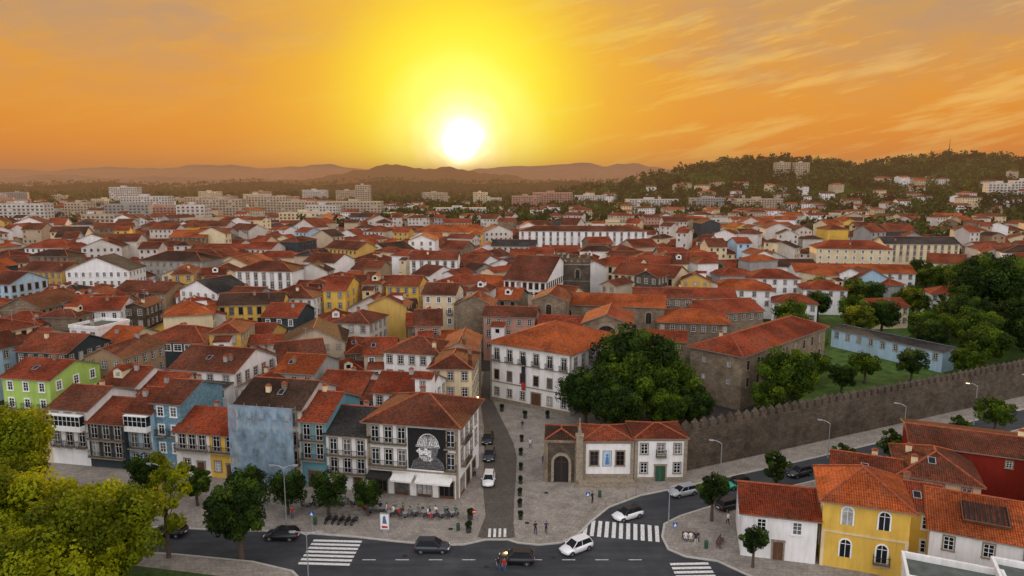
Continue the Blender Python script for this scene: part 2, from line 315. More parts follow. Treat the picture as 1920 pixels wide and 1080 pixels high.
def wallMB(w,d,h,p,kind,z0=-.2):
    mb=MB(); x,y=w/2,d/2; c=[(-x,-y),(x,-y),(x,y),(-x,y)]
    for i in range(4):
        a,b=c[i],c[(i+1)%4]; q=[(*a,z0),(*b,z0),(*b,h),(*a,h)]
        if kind=='gx' and i in(1,3): q.insert(3,(a[0],0,h+p*y))
        if kind=='gy' and i in(0,2): q.insert(3,(0,a[1],h+p*x))
        if kind=='shed':
            q=[(*a,z0),(*b,z0),(*b,h+(p*d if b[1]>0 else 0)),(*a,h+(p*d if a[1]>0 else 0))]
        mb.face(q,0)
    return mb
CH=MB(); CH.box(-.35,.35,-.25,.25,-1.2,.8,0); CH.box(-.42,.42,-.32,.32,.8,.9,1); CH.box(-.25,.25,-.15,.15,.9,1.1,1)
CHM=[CH.mesh('chimney',[W[k],CAPM]) for k in('grey','stone','cream')]
SKYL=MB(); SKYL.box(-.45,.45,-.6,.6,0,.1,0); SKYL.box(-.38,.38,-.53,.53,.1,.11,1); SKYM=SKYL.mesh('skylight',[METAL,CGL])
an=MB(); an.tube((0,0,-.3),(0,0,2.6),.03,.025,4)
for z in (2.0,2.5): an.tube((-.6,0,z),(.6,0,z),.015,.015,3)
for k in range(6): an.tube((-.5+k*.2,-.3,2.5),(-.5+k*.2,.3,2.5),.012,.012,3)
ANT=an.mesh('antenna',[METAL])
dm=MB(); dm.face([(-.9,-1.2,-.1),(.9,-1.2,-.1),(.9,-1.2,1.3),(0,-1.2,1.8),(-.9,-1.2,1.3)],0); dm.face([(-.9,-1.2,-.6),(-.9,2.2,-.6),(-.9,2.2,1.3),(-.9,-1.2,1.3)],0); dm.face([(.9,-1.2,-.6),(.9,2.2,-.6),(.9,2.2,1.3),(.9,-1.2,1.3)],0)
dm.face([(-1.1,-1.4,1.2),(0,-1.4,1.86),(0,2.2,1.86),(-1.1,2.2,1.2)],1); dm.face([(1.1,-1.4,1.2),(0,-1.4,1.86),(0,2.2,1.86),(1.1,2.2,1.2)],1); dm.box(-.55,.55,-1.24,-1.21,.2,1.2,2); dm.box(-.45,.45,-1.26,-1.245,.3,1.1,3)
DORM=[dm.mesh('dormer',[W[k],RF['red'],WHITE,GLASS]) for k in ('white','cream')]
LT=MB(); LT.box(-1.6,1.6,-2.4,0,-6,0,0); LT.face([(-1.8,-2.7,-.1),(1.8,-2.7,-.1),(1.8,0,.8),(-1.8,0,.8)],1); LT.face([(-1.6,-2.4,0),(-1.6,0,0),(-1.6,0,.75)],0); LT.face([(1.6,-2.4,0),(1.6,0,0),(1.6,0,.75)],0)
LT.box(-.6,.6,-2.44,-2.41,-1.7,-.5,2); LT.box(-.5,.5,-2.46,-2.445,-1.6,-.6,3)
LTM=[LT.mesh('rear_extension',[W[k],RF[q],WHITE,GLASS]) for k,q in (('white','rust'),('dull','red'),('cream','brown'),('grey','orange'))]
CN={'white':'white','dull':'off-white','cream':'cream','grey':'grey','ochre':'ochre','yellow':'yellow','green':'lime green','blue':'blue','teal':'teal','slate':'slate-clad','tan':'tan','pink':'pink','redb':'dark red','beige':'beige','paleblue':'pale blue','stone':'granite','darkstone':'dark granite','tile':'blue tiled'}
RN={'red':'red clay tile roof','orange':'orange clay tile roof','brown':'weathered brown tile roof','dark':'dark weathered tile roof','grey':'grey roof','rust':'rust-red tile roof'}
FN={1:'one-storey',2:'two-storey',3:'three-storey',4:'four-storey',5:'five-storey'}
def facade(par,side,w,d,h,fl,nc,wt,bal=None,fh=2.95,zs=None):
    L=w if side in 'fb' else d
    if nc is None: nc=max(1,int(L/2.3))
    if zs is None: zs=[h-.75-WH[wt]-i*fh for i in range(fl)]
    for i,z in enumerate(zs):
        for j in range(nc):
            u=(j+.5)*L/nc-L/2
            a,b,rz={'f':(u,-d/2,0),'r':(w/2,u,math.pi/2),'l':(-w/2,-u,-math.pi/2),'b':(-u,d/2,math.pi)}[side]
            if z<.2: continue
            part('window',WIN[wt],par,(a,b,z),rz)
            if bal and i in bal: part('balcony',balcony(1.7),par,(a,b,z-.1),rz)
def house(x,y,w,d,h,rz=0,kind='gx',wall='white',roof='red',p=.42,fl=2,nc=None,sides='f',wt='sash',bal=None,label=None,chim=1,name='house',cat='house',group=None,center=False,o=.45,snc=None,z=0,reg=True,sky=0,dorm=0,ant=0,ext=0):
    a=rad(rz); cx,cy=(x,y) if center else (x-math.sin(a)*d/2,y+math.cos(a)*d/2)
    if reg: RECT.append((cx,cy,w,d,a))
    e=top(name,label or f"{CN[wall]} {FN.get(max(2,round(h/3.3)),'tall')} house with {RN[roof]}",cat,(cx,cy,z),a,group=group)
    part('wall',wallMB(w,d,h,p,kind).mesh('wall',[W[wall]]),e)
    r=part('roof',roofMB(w,d,h,p,kind,o).mesh('roof',[RF[roof] if kind!='flat' else CONC,TRIM if kind!='flat' else W[wall],CAPM]),e)
    for s in sides:
        facade(e,s,w,d,h,fl,nc if s=='f' else snc,wt,bal if s=='f' else None)
    S=(w if (kind=='gy' or (kind=='hip' and d>w)) else d)/2
    for i in range(chim+ant):
        u=R.uniform(-.35,.35)*w; v=R.uniform(-.3,.3)*d
        dist=abs(u) if (kind=='gy' or (kind=='hip' and d>w)) else abs(v)
        zz=h+p*max(0,S-dist)-.1
        if kind=='hip': zz=min(zz,h+p*(min(w/2-abs(u),d/2-abs(v))))
        part('chimney' if i<chim else 'antenna',R.choice(CHM) if i<chim else ANT,r,(u,v,zz+.2),R.uniform(0,3) if i>=chim else 0)
    for i in range(sky):
        if kind in('gx','hip'):
            u=R.uniform(-.25,.25)*w; v=-d*.25
            s=part('skylight',SKYM,r,(u,v,h+p*(d/2+v)+.06)); s.rotation_euler=(math.atan(p),0,0)
    if dorm and kind in('gx','hip'): part('dormer',R.choice(DORM),r,(R.uniform(-.15,.15)*w,-d*.22,h+p*d*.28-.4))
    if ext: part('rear_extension',R.choice(LTM),e,(R.uniform(-.2,.2)*w,-d/2,h-R.uniform(1.2,2.6)))
    return e,r
FA=-11.2; FD=Vector((-.981,.194)); P0=Vector((-7.6,92.8)); FB=Vector((.194,.981))
GF="houses of the terrace on the square"
def front(s0,s1,h,d,kind,wall,roof,lab,back=0,**k):
    m=P0+FD*((s0+s1)/2)+FB*back; return house(m.x,m.y,s1-s0-.02,d,h,FA,kind,wall,roof,label=lab,group=GF,**k)
def awning(par,x,z,w,y,dep,mat):
    mb=MB(); mb.face([(-w/2,0,0),(w/2,0,0),(w/2,-dep,-.55),(-w/2,-dep,-.55)],0); mb.face([(-w/2,-dep,-.55),(w/2,-dep,-.55),(w/2,-dep,-.8),(-w/2,-dep,-.8)],0)
    mb.face([(-w/2,0,0),(-w/2,-dep,-.55),(-w/2,0,-.55)],0); mb.face([(w/2,0,0),(w/2,-dep,-.55),(w/2,0,-.55)],0)
    part('awning',mb.mesh('awning',[mat]),par,(x,y,z))
e,r=front(0,13.5,11.2,12,'hip','white','brown',"white corner building with cafe, balconies and helmeted head mural",fl=0,sides='',chim=1,p=.4,o=.8)
w,d=13.48,12
for z in (7.9,4.5):
    for x in (-5.6,-3.6,-1.6,5.7):
        part('window',WIN['tall'],e,(x,-6,z))
    part('balcony',balcony(5.6),e,(-3.6,-6,z-.05)); part('balcony',balcony(1.7),e,(5.7,-6,z-.05))
for x in (-5,-1.7,1.7,5): part('shop_window',SHOP,e,(x,-6,.15))
for x,ww in ((-4.9,3.4),(-1.3,3.2),(3.4,5.2)): awning(e,x,3.55,ww,-6.02,1.7,CLOTHW if x>-4 else DARK)
for z in (7.9,4.6):
    for y in (-4,-1.3,1.4,4.1): part('window',WIN['tall'],e,(w/2,y,z),math.pi/2)
    part('balcony',balcony(3.9),e,(w/2,-2.6,z-.05),math.pi/2)
for y in (-4,-.8,2.6): part('shop_window',SHOP,e,(w/2,y,.15),math.pi/2)
mb=MB(); mb.box(-6.8,6.8,-6.12,-6.003,3.75,3.98,0); mb.box(-6.85,-6.45,-6.1,-6.003,0,3.74,0); mb.box(-6.85,-6.4,-6.1,-6.003,3.99,10.74,0); mb.box(6.42,6.8,-6.1,-6.003,3.99,10.74,0); mb.box(6.42,6.8,-6.1,-6.003,0,3.74,0); mb.box(-6.9,6.9,-6.3,-6.003,10.75,11.0,0)
part('stone_trim',mb.mesh('stone_trim',[STONE]),e)
def muralmesh():
    mb=MB(); Wd,Hh=5.9,6.1; mb.box(-Wd/2,Wd/2,-.08,-.004,0,Hh,0)
    yy=[-.086]
    def P(pts,mi): yy[0]-=.004; mb.face([(x,yy[0],z) for x,z in pts],mi)
    def el(cx,cz,rx,rz,a0=0,a1=360,n=22): return [(cx+rx*math.cos(rad(a0+(a1-a0)*i/n)),cz+rz*math.sin(rad(a0+(a1-a0)*i/n))) for i in range(n+1)]
    P([(-2.6,.15),(2.6,.15),(2.2,1.2),(1.4,1.9),(-1.2,1.9),(-2.1,1.3)],2)
    for k in range(7): P([(-2.4+k*.1,.3+k*.2),(2.3-k*.12,.3+k*.2),(2.3-k*.12,.37+k*.2),(-2.4+k*.1,.37+k*.2)],0)
    P(el(.15,3.3,1.45,1.9)[:-1],2); P([(-1.25,3.2),(-1.75,2.7),(-1.3,2.4),(-1.25,1.9),(-.6,1.3),(.4,1.3),(1.2,2.0),(1.5,3.2)],1)
    P([(-1.1,3.1),(-.5,3.2),(-.5,3.02),(-1.05,2.95)],0); P([(-.1,3.15),(.6,3.15),(.55,2.98),(-.05,2.98)],0)
    P([(-1.1,2.15),(-.1,2.2),(.1,2.05),(-1.0,2.0)],0); P([(.6,3.2),(1.5,3.4),(1.35,2.2),(.8,1.6),(.5,1.9)],2)
    for k in range(5): P([(-.9+k*.28,1.95),(-.8+k*.28,1.95),(-.65+k*.22,1.35),(-.72+k*.22,1.35)],0)
    P(el(.1,3.45,1.65,2.0,0,180),1)
    for k in range(5): P(el(.1,3.45,1.5-k*.27,1.85-k*.06,8,172)+el(.1,3.45,1.44-k*.27,1.78-k*.06,172,8),0)
    P([(-1.75,3.4),(1.85,3.4),(1.8,3.72),(-1.7,3.72)],1); P([(-1.7,3.5),(1.8,3.5),(1.78,3.58),(-1.68,3.58)],0)
    P([(0,5.3),(.2,5.3),(.2,3.7),(0,3.7)],2)
    return mb.mesh('mural',[M_plain('mural_black',(.015,.015,.015),.8,var=.3),M_plain('mural_white',(.7,.7,.68),.8,var=.8,scale=4),M_plain('mural_grey',(.16,.16,.16),.8,var=.8,scale=5)])
part('mural',muralmesh(),e,(2.3,-6,4.25),label="black panel painted with a helmeted warrior head")
e,_=front(13.5,20,8.6,11,'gx','white','grey',"white three-storey house with iron balconies and grey roof",fl=0,sides='',p=.45)
for z in (5.6,2.9):
    for x in (-2.1,0,2.1): part('window',WIN['tall'],e,(x,-5.5,z-.1))
    part('balcony',balcony(6.0),e,(0,-5.5,z-.15))
for x in (-1.7,1.5): part('door',DOOR['b'],e,(x,-5.5,.12))
e,_=front(20,24,10.4,12,'gx','teal','red',"narrow teal tiled house with long balconies",fl=0,sides='',p=.42)
for z in (7.4,4.5):
    for x in (-1,1): part('window',WIN['tall'],e,(x,-6,z))
    part('balcony',balcony(3.6),e,(0,-6,z-.05))
part('shop_window',SHOP,e,(0,-6,.15))
e,_=front(24,34.4,12,12,'gx','dull','dark',"grey house under repair with dark weathered roof",fl=4,nc=5,wt='dark',bal=(1,2),sides='fr',p=.42,chim=2,sky=1)
m=P0+FD*29.2-FB*.9; NET,nt,b=newmat('scaffold_netting'); tr=nd(nt,'ShaderNodeBsdfTransparent'); mx=nd(nt,'ShaderNodeMixShader')
b.inputs['Roughness'].default_value=.8; nn=noise(nt,pos(nt,(1,1,.4)),.9,5,.7); nt.links.new(ramp(nt,nn,[(.35,(.2,.32,.42)),(.65,(.36,.52,.64))]),b.inputs['Base Color'])
nn=noise(nt,pos(nt),.6,3); nt.links.new(ramp(nt,nn,[(.35,(.4,.4,.4)),(.65,(.72,.72,.72))]),mx.inputs[0]); nt.links.new(tr.outputs[0],mx.inputs[1]); nt.links.new(b.outputs[0],mx.inputs[2]); nt.links.new(mx.outputs[0],nt.nodes['Material Output'].inputs['Surface'])
s=top('scaffold',"scaffold wrapped in pale blue netting on the house front",'scaffold',(m.x,m.y,0.12),rad(FA))
mb=MB()
for i in range(6):
    x=-5.1+i*2.04
    for y in (-1.1,-.15): mb.tube((x,y,0),(x,y,12.6),.05,.05,6)
for k in range(7):
    for y in (-1.08,-.15): mb.tube((-5.15,y,k*1.95+.5),(5.15,y,k*1.95+.5),.045,.045,5)
part('scaffold_frame',mb.mesh('scaffold_frame',[M_plain('scaffold_steel',(.25,.26,.27),.6,metal=.3)]),s)
mb=MB()
for k in range(6): mb.box(-5.1,5.1,-1.0,-.2,k*1.95+.55,k*1.95+.6)
part('scaffold_deck',mb.mesh('scaffold_deck',[BWOOD]),s)
mb=MB()
for i in range(20):
    for k in range(12):
        f=lambda i,k:(-5.15+i*.515,-1.22-.05*math.sin(i*1.7+k)-.04*math.sin(k*2.3),.6+k*1.0)
        mb.face([f(i,k),f(i+1,k),f(i+1,k+1),f(i,k+1)])
part('netting',mb.mesh('netting',[NET],smooth=True,merge=True),s)
e,_=front(34.5,39.2,7.2,10,'gx','yellow','red',"small yellow house with balcony and red tile roof",fl=0,sides='',p=.45)
for x in (-1.1,1.1): part('window',WIN['tall'],e,(x,-5,4.4))
part('balcony',balcony(4.2),e,(0,-5,4.35))
part('door',DOOR['b'],e,(1,-5,.12)); part('window',WIN['sash'],e,(-1.1,-5,1.2))
e,_=front(39.2,45,7.2,10,'gx','white','red',"small white house with iron balcony and red roof",fl=0,sides='',p=.45)
for x in (-1.7,0,1.7): part('window',WIN['tall'],e,(x,-5,4.4))
part('balcony',balcony(5.2),e,(0,-5,4.35)); part('door',DOOR['b'],e,(1.3,-5,.12)); part('window',WIN['sash'],e,(-1.1,-5,1.2))
e,_=front(45,49.6,11.0,11,'gx','tile','brown',"narrow blue tiled house with white-framed windows",fl=3,nc=2,wt='white',bal=(1,),p=.38,back=1.5)
e,_=front(49.6,54,9.4,11,'gx','paleblue','rust',"narrow pale blue house with glazed veranda",fl=0,sides='',p=.42,back=.8)
part('glazed_veranda',verandamesh(4.0),e,(0,-5.5,6.6)); part('balcony',balcony(4.0),e,(0,-5.5,3.6))
for x in (-1.1,1.1): part('window',WIN['tall'],e,(x,-5.5,3.6)); part('window',WIN['sash'],e,(x,-5.5,1.0))
e,_=front(54,60.5,7.6,11,'gx','slate','rust',"dark slate house with wide wooden balconies",fl=0,sides='',p=.42)
for z in (4.9,2.0):
    for x in (-2.1,0,2.1): part('window',WIN['tall'],e,(x,-5.5,z))
    part('balcony',balcony(6.2),e,(0,-5.5,z))
e,_=front(60.5,67.5,9.4,11,'gx','white','brown',"white house with glazed veranda and brown roof",fl=2,nc=3,bal=(1,),p=.4,wt='tall',sides='f')
part('glazed_veranda',verandamesh(6.2),e,(0,-5.62,6.2))
front(67.5,76,5.2,9,'gx','cream','red',"low cream house with red roof among trees",fl=1,p=.35)
# ------------------------------------------------------------ notable houses behind
house(-82.5,113.5,9.5,11,12.0,-11,'gx','green','red',fl=3,nc=3,wt='white',bal=(1,),sides='fr',snc=3,sky=1,p=.36,label="lime green three-storey house with balconies and red roof")
house(-76.5,126,8,12,12.5,-9,'gy','tan','brown',fl=2,sides='fr')
house(-68.3,115.5,6.8,10,10.2,-11,'gx','white','rust',fl=1,nc=3,bal=(0,),dorm=1)
house(-61.5,114.8,6.6,11,8.8,-11,'gx','cream','red',fl=1,nc=3,ext=1)
house(-55.5,120,13,13,11.6,-13,'gx','white','brown',fl=1,nc=4,sides='fr',sky=2,chim=2)
house(-52.5,117.5,5,3,9.5,-13,'shed','white','grey',fl=1,nc=2,wt='wide',p=.2,label="white glazed rooftop annex under a light metal roof",chim=0)
house(-44.2,116,7.5,12,9.6,-11,'gy','dull','red',fl=1)
house(-39,120,7.5,10,11.2,-12,'gx','grey','orange',fl=1,chim=1,sky=1)
house(-30,115,8,11,9,-10,'gx','white','red',fl=1,ext=1)
house(-22.8,113,6.5,9,8.4,-12,'gx','slate','brown',fl=1)
house(-18.6,110.5,9.5,10,10.3,-12,'gx','white','red',fl=2,nc=4,sides='fr')
house(-14.5,108.5,2.6,2.4,13.6,-12,'gx','white','red',fl=1,nc=1,wt='small',chim=0,label="small white rooftop turret house with red roof",reg=False)
house(-11,120,7.6,12,12,-3,'hip','cream','brown',fl=3,nc=3,sides='fr')
house(-10.6,134,6.8,13,12,-2,'gy','beige','rust',fl=3,sides='fr')
house(-19.5,131,11.5,10,12,-12,'hip','white','brown',fl=2,nc=5,sides='fr')
house(-73,145,15,11,11,-8,'hip','slate','rust',fl=1,nc=6,wt='wide',chim=2)
house(-92,152,12,11,9.5,-14,'gx','cream','orange',fl=1)
house(-96.5,138,12,12,10.5,-10,'gx','slate','rust',fl=2,sides='fr')
house(-97.5,154,8,9,11.8,-16,'flat','white','grey',fl=2,wt='sash',p=.1)
house(-91,198,15,12,13.5,-25,'gy','white','grey',fl=3,nc=5,sides='fr',wt='small')
house(-76,190,9,12,12.5,-10,'gx','grey','brown',fl=3,sides='fr')
house(-62.5,191,14,12,12.8,-6,'hip','white','brown',fl=3,nc=6,wt='white',sides='fr')
house(-50.5,194,6.5,14,14.4,-6,'gx','yellow','red',fl=4,nc=2,sides='fr',snc=3)
house(-60.5,157,8,10,9.4,-6,'gx','ochre','red',fl=2)
house(-59,172,9,12,11,-6,'gx','slate','red',fl=3,wt='white')
house(-33,205,10,11,14,-8,'gx','yellow','rust',fl=3,sides='fr'); house(-38,160,9,11,12,-12,'hip','dull','brown',fl=2,sides='fr'); house(-112,205,18,12,12,-12,'gx','tan','brown',fl=2,wt='small')
house(-20,186,9,11,14.5,-8,'gx','cream','brown',fl=3,sides='fr',wt='white',bal=(1,)); house(-84,232,20,13,15,-6,'hip','white','brown',fl=3,nc=7,wt='tall'); house(-130,262,26,14,15,-10,'hip','grey','dark',fl=3,nc=9); house(-30,262,18,12,15.5,-2,'gx','white','rust',fl=3,nc=6,wt='tall'); house(-165,240,18,12,14,-14,'gx','ochre','brown',fl=3)
house(4,216,14,30,14,-20,'gx','white','brown',fl=4,nc=7,wt='dark',sides='fr',label="white row building with many balconied windows")
house(40,392,72,18,17,-3,'hip','white','brown',fl=3,nc=18,wt='tall',p=.25,name='long_building',cat='building',label="long white three-storey building with brown roof",chim=0)
house(24,335,18,12,11,-3,'gx','cream','red',fl=2)
house(-40,467,52,20,11,2,'hip','cream','orange',fl=1,nc=10,label="long low building with bright orange tile roof",chim=0)
house(-44.5,340,13,18,16,0,'gy','white','red',fl=2,nc=3,label="white church front with stone frames",name='church',cat='church',chim=0)
house(72,298,34,14,11,-4,'gx','white','red',fl=2,nc=10,wt='dark')
house(164,330,34,16,13,-12,'hip','cream','red',fl=3,nc=9,wt='white',label="large pale yellow building with hipped red roof")
house(76,226,20,12,9.6,-14,'hip','white','orange',fl=2,nc=5,sides='fl')
house(133,266,44,12,10,-8,'gx','white','orange',fl=2,nc=12)
house(106,231,14,11,8.8,-12,'hip','white','red',fl=2,nc=4,sides='fl')
house(96,250,18,12,10,-8,'hip','white','red',fl=2,nc=5)
house(205,345,36,14,14,-5,'gx','cream','grey',fl=3,nc=11,wt='tall',label="pale villa building with tall windows")
house(94.5,172,30,5,5.2,-62,'shed','paleblue','grey',fl=1,nc=9,p=.12,chim=0,wt='sash',name='gallery_building',cat='building',label="long low pale blue gallery with grey roof in garden")
house(88,212,13,10,7.5,-20,'hip','white','rust',fl=2); house(116,208,12,9,7,10,'gx','cream','red',fl=2); house(146,226,13,9,8,-14,'hip','white','red',fl=2)
# ------------------------------------------------------------ museum
e,r=house(3.45,133.3,18.7,20,12.6,-33,'hip','white','orange',p=.36,fl=0,sides='',o=.8,chim=0,name='museum_building',cat='building',label="white manor with granite window frames and hipped roof")
for z,wt in ((8.9,'tall'),(4.9,'dark'),(1.5,'sash')):
    for j in range(6):
        u=-7.8+j*3.12
        if not(z<2 and j==3): part('window',WIN[wt],e,(u,-10,z))
        if z>8: part('balcony',balcony(1.7),e,(u,-10,z-.05))
    for j in range(6): part('window',WIN[wt],e,(9.35,-8.2+j*3.2,z),math.pi/2)
part('door',DOOR['big'],e,(1.56,-10,.12))
mb=MB()
for x in (-9.4,9.05): mb.box(x,x+.35,-10.12,-10.003,0,12.3,0)
mb.box(-9.04,9.04,-10.1,-10.003,4.2,4.4,0); mb.box(-9.04,9.04,-10.1,-10.003,8.4,8.6,0); mb.box(-9.04,9.04,-10.13,-10.003,0,.9,0); mb.box(-9.4,9.4,-10.3,-10.003,12.31,12.55,0)
part('stone_trim',mb.mesh('stone_trim',[STONE]),e)
mb=MB(); mb.box(-.45,.45,-10.35,-10.3,3.6,10.5,0); mb.box(-.4,.4,-10.362,-10.351,3.8,5.2,1); part('banner',mb.mesh('banner',[M_plain('banner_black',(.03,.028,.035),.8),RED]),e,(-1.2,0,0))
# stone convent behind
GC="granite convent ranges"
e,_=house(25,180,30,12,12.5,-12,'gx','stone','orange',p=.36,fl=0,sides='',name='convent_church',cat='church',chim=0,group=GC,label="long granite convent church with orange tile roof")
for u in (-10,-3,4,11): part('window',ARS,e,(u,-6,8))
e,_=house(9.5,176,9,14,14.5,-12,'gy','stone','rust',p=.4,fl=0,sides='',name='convent_church',cat='church',chim=0,group=GC,label="granite church transept with gabled roof")
part('window',ARS,e,(0,-7,10.5))
e,_=house(21.5,154,11,14,13,-12,'gy','stone','red',p=.4,fl=0,sides='',name='convent_church',cat='church',chim=0,group=GC,label="granite chapter house with gabled roof and round arch")
part('arched_door',archmesh(4.6,5.6,DARK,STONE,.6,.3,name='arched_door'),e,(0,-7,6.9))
house(11.5,165,10,8,10.5,-12,'gx','stone','red',p=.36,fl=1,nc=4,wt='small',chim=0,group=GC)
house(46,172,18,13,9.5,-10,'hip','stone','orange',p=.36,fl=1,chim=0,group=GC); house(60,186,20,14,9.5,14,'gx','stone','red',p=.34,fl=1,chim=0,group=GC)
house(42,190,16,10,13,-10,'gx','stone','rust',p=.36,fl=1,chim=0,group=GC); house(57,205,20,11,10.5,-8,'gx','cream','red',p=.36,fl=1,chim=1); house(36,158,9,9,8,-12,'gx','stone','red',p=.36,fl=1,chim=0,wt='small',group=GC)
c44,s44=math.cos(rad(44)),math.sin(rad(44))
e,_=house(45+20*c44,131.5+20*s44,40,11.5,11.4,44,'hip','stone','red',p=.4,fl=0,sides='',chim=1,name='convent_wing',cat='building',label="long granite convent wing with hipped red roof",o=.7)
for z in (7.9,4.4):
    for j in range(9): part('window',WIN['dark'],e,(-17.5+j*4.3,-5.75,z))
    for y in (-3,2.5): part('window',WIN['small'],e,(-20,y,z+.6),-math.pi/2)
# stone tower
e=top('stone_tower',"square dark granite church tower with battlements",'tower',(20,238,0),rad(-8)); RECT.append((20,238,18,16,0))
mb=MB(); mb.box(-7,7,-6,6,0,18,0); mb.box(-7.15,7.15,-6.15,6.15,17,17.3,1); mb.box(-7.1,7.1,-6.1,6.1,11.4,11.6,1)
part('tower_body',mb.mesh('tower_body',[W['darkstone'],STONE]),e)
mm=MB(); mm.box(-.6,.6,-.4,.4,0,1.3,0); mm=mm.mesh('merlon',[W['darkstone']])
for i in range(7):
    for y in (-5.6,5.6): part('merlon',mm,e,(-6.3+i*2.1,y,18))
for i in range(1,5):
    for x in (-6.4,6.4): part('merlon',mm,e,(x,-5.6+i*2.2,18))
for u in (-3,3): part('window',ARS,e,(u,-6,12.5))
# ------------------------------------------------------------ city wall
e=top('city_wall',"long dark granite medieval wall with pointed battlements",'wall',(26.5,102.4,0),math.atan2(38.4,81.2)); L=118
mb=MB(); n=24
for i in range(n):
    x0,x1=L*i/n,L*(i+1)/n; mb.box(x0,x1,0,2.2,-.2,6.6,0)
mb.box(0,L,-.12,-.002,0,.8,0)
part('wall_body',mb.mesh('wall_body',[W['darkstone']]),e)
mw=MB(); mw.box(-.55,.55,-.32,.32,-.01,1.0,0); A=[(-.55,-.32,1),(.55,-.32,1),(.55,.32,1),(-.55,.32,1)]
for i in range(4): mw.face([A[i],A[(i+1)%4],(0,0,1.75)])
mw=mw.mesh('merlon',[W['darkstone']])
for i in range(66): part('merlon',mw,e,(.7+i*1.78,.33,6.6),sc=(1,1,R.uniform(.9,1.08)))
# ------------------------------------------------------------ low white house and shrine by the wall
for cx,ww,hh_ in ((14.45,7.6,6.6),(22.35,7.8,7.0)):
    left=cx<18
    e,_=house(cx,98.9,ww,7,hh_,0,'hip','white','rust',p=.3,fl=0,sides='',chim=0,name='low_white_house',cat='house',label="low white house with granite corners and tile panel" if left else "low white two-storey house with green door",o=.3)
    if left:
        for x in (-2.1,1.8): part('window',WIN['dark'],e,(x,-3.5,2.7),sc=(1.15,1,1.15))
        mb=MB(); mb.box(-.7,.7,-.05,-.004,0,2.5,0); mb.box(-.6,.6,-.056,-.052,.1,2.4,1)
        mb.face([(-.3,-.062,.3),(.3,-.062,.3),(.2,-.062,1.5),(-.2,-.062,1.5)],2); mb.face([(.2*math.cos(i),-.062,1.75+.22*math.sin(i)) for i in [k*.63 for k in range(10)]],2); mb.box(.33,.38,-.066,-.06,.3,2.1,2)
        part('tile_panel',mb.mesh('tile_panel',[STONE,W['paleblue'],M_plain('tile_painting_blue',(.1,.2,.4),.4)]),e,(-.15,-3.5,2.5),label="pale blue tile panel with a standing figure")
    else:
        for x in (-2.5,0,2.5): part('window',WIN['sash'],e,(x,-3.5,4.5))
        for x in (-2.5,2.5): part('window',WIN['sash'],e,(x,-3.5,1.5))
        part('door',DOOR['g'],e,(0,-3.5,.12)); part('balcony',balcony(1.5),e,(0,-3.5,4.2))
    mb=MB(); a=ww/2
    mb.box(-a-.05,-a+.45,-3.65,-3.503,0,hh_-.2,0); mb.box(a-.45,a+.05,-3.65,-3.503,0,hh_-.2,0); mb.box(-a+.46,a-.46,-3.6,-3.503,hh_-.5,hh_-.25,0)
    if left: mb.box(-a+.46,a-.46,-3.62,-3.503,0,1.3,0)
    else: mb.box(-a+.46,-.98,-3.62,-3.503,0,.8,0); mb.box(.98,a-.46,-3.62,-3.503,0,.8,0)
    part('stone_trim',mb.mesh('stone_trim',[STONE]),e)
    if left:
        mb=MB(); mb.box(-4.6,a,-5.2,-3.7,0,.75,0); mb.box(-4.9,a+.3,-5.6,-5.2,0,.4,0); part('plinth_step',mb.mesh('plinth_step',[STONE]),e)
e=top('stone_chapel',"small dark granite shrine chapel with arched portal and pinnacle",'chapel',(7.6,101.6,0.1),rad(-4))
mb=MB(); mb.box(-2.4,2.4,-3,3,0,6.3,0); mb.box(-2.65,2.65,-3.25,3.25,6.3,6.7,1); mb.box(-2.5,-2.0,-3.15,-3.002,0,6.29,1); mb.box(2.0,2.5,-3.15,-3.002,0,6.29,1)
part('wall',mb.mesh('wall',[W['darkstone'],W['stone']]),e)
part('roof',roofMB(4.9,6.2,6.7,.35,'hip',.1).mesh('roof',[RF['dark'],TRIM,CAPM]),e)
part('arched_door',archmesh(2.2,4.2,DARK,STONE,.4,.3),e,(0,-3,.1)); part('arched_door',archmesh(2.2,4.2,DARK,STONE,.4,.3),e,(-2.4,0,.1),-math.pi/2)
mb=MB(); x,y=2.7,-3.1
mb.box(x-.5,x+.5,y-.5,y+.5,0,7.4,0); mb.box(x-.62,x+.62,y-.62,y+.62,7.4,7.65,0); mb.tube((x,y,7.65),(x,y,9.9),.3,.04,4,0); mb.tube((x,y,9.8),(x,y,10.1),.12,.12,6,0,True)
part('pinnacle',mb.mesh('pinnacle',[STONE]),e)
# ------------------------------------------------------------ houses at lower right
e,_=house(31.8,77,8.4,9,5.8,-14,'gx','white','red',p=.4,fl=0,sides='',chim=0,label="small white house with red tile roof on the corner")
for x in (-2,2): part('window',WIN['white'],e,(x,-4.5,3.6))
part('door',DOOR['b'],e,(0,-4.5,.12)); part('window',WIN['white'],e,(-2.9,-4.5,1.3)); part('window',WIN['white'],e,(-4.2,0,3.4),-math.pi/2)
e,_=house(40.6,74.4,9,9.5,8.6,-20,'hip','yellow','orange',p=.55,fl=0,sides='',chim=0,o=.6,label="yellow villa with white arched windows and tiled hip roof")
for z in (5.6,1.6):
    for x in (-1.9,1.9): part('window',ARW,e,(x,-4.75,z))
    part('window',ARW,e,(-4.5,-2,z),-math.pi/2)
mb=MB(); mb.box(-4.5,4.5,-4.86,-4.752,4.45,4.65,0); mb.box(-4.62,4.62,-4.9,-4.752,8.2,8.42,0); mb.box(-4.5,-4.15,-4.83,-4.752,0,4.44,0); mb.box(4.15,4.5,-4.83,-4.752,0,4.44,0); part('cornice',mb.mesh('cornice',[W['cream']]),e)
part('balcony',balcony(1.7),e,(1.9,-4.75,1.6))
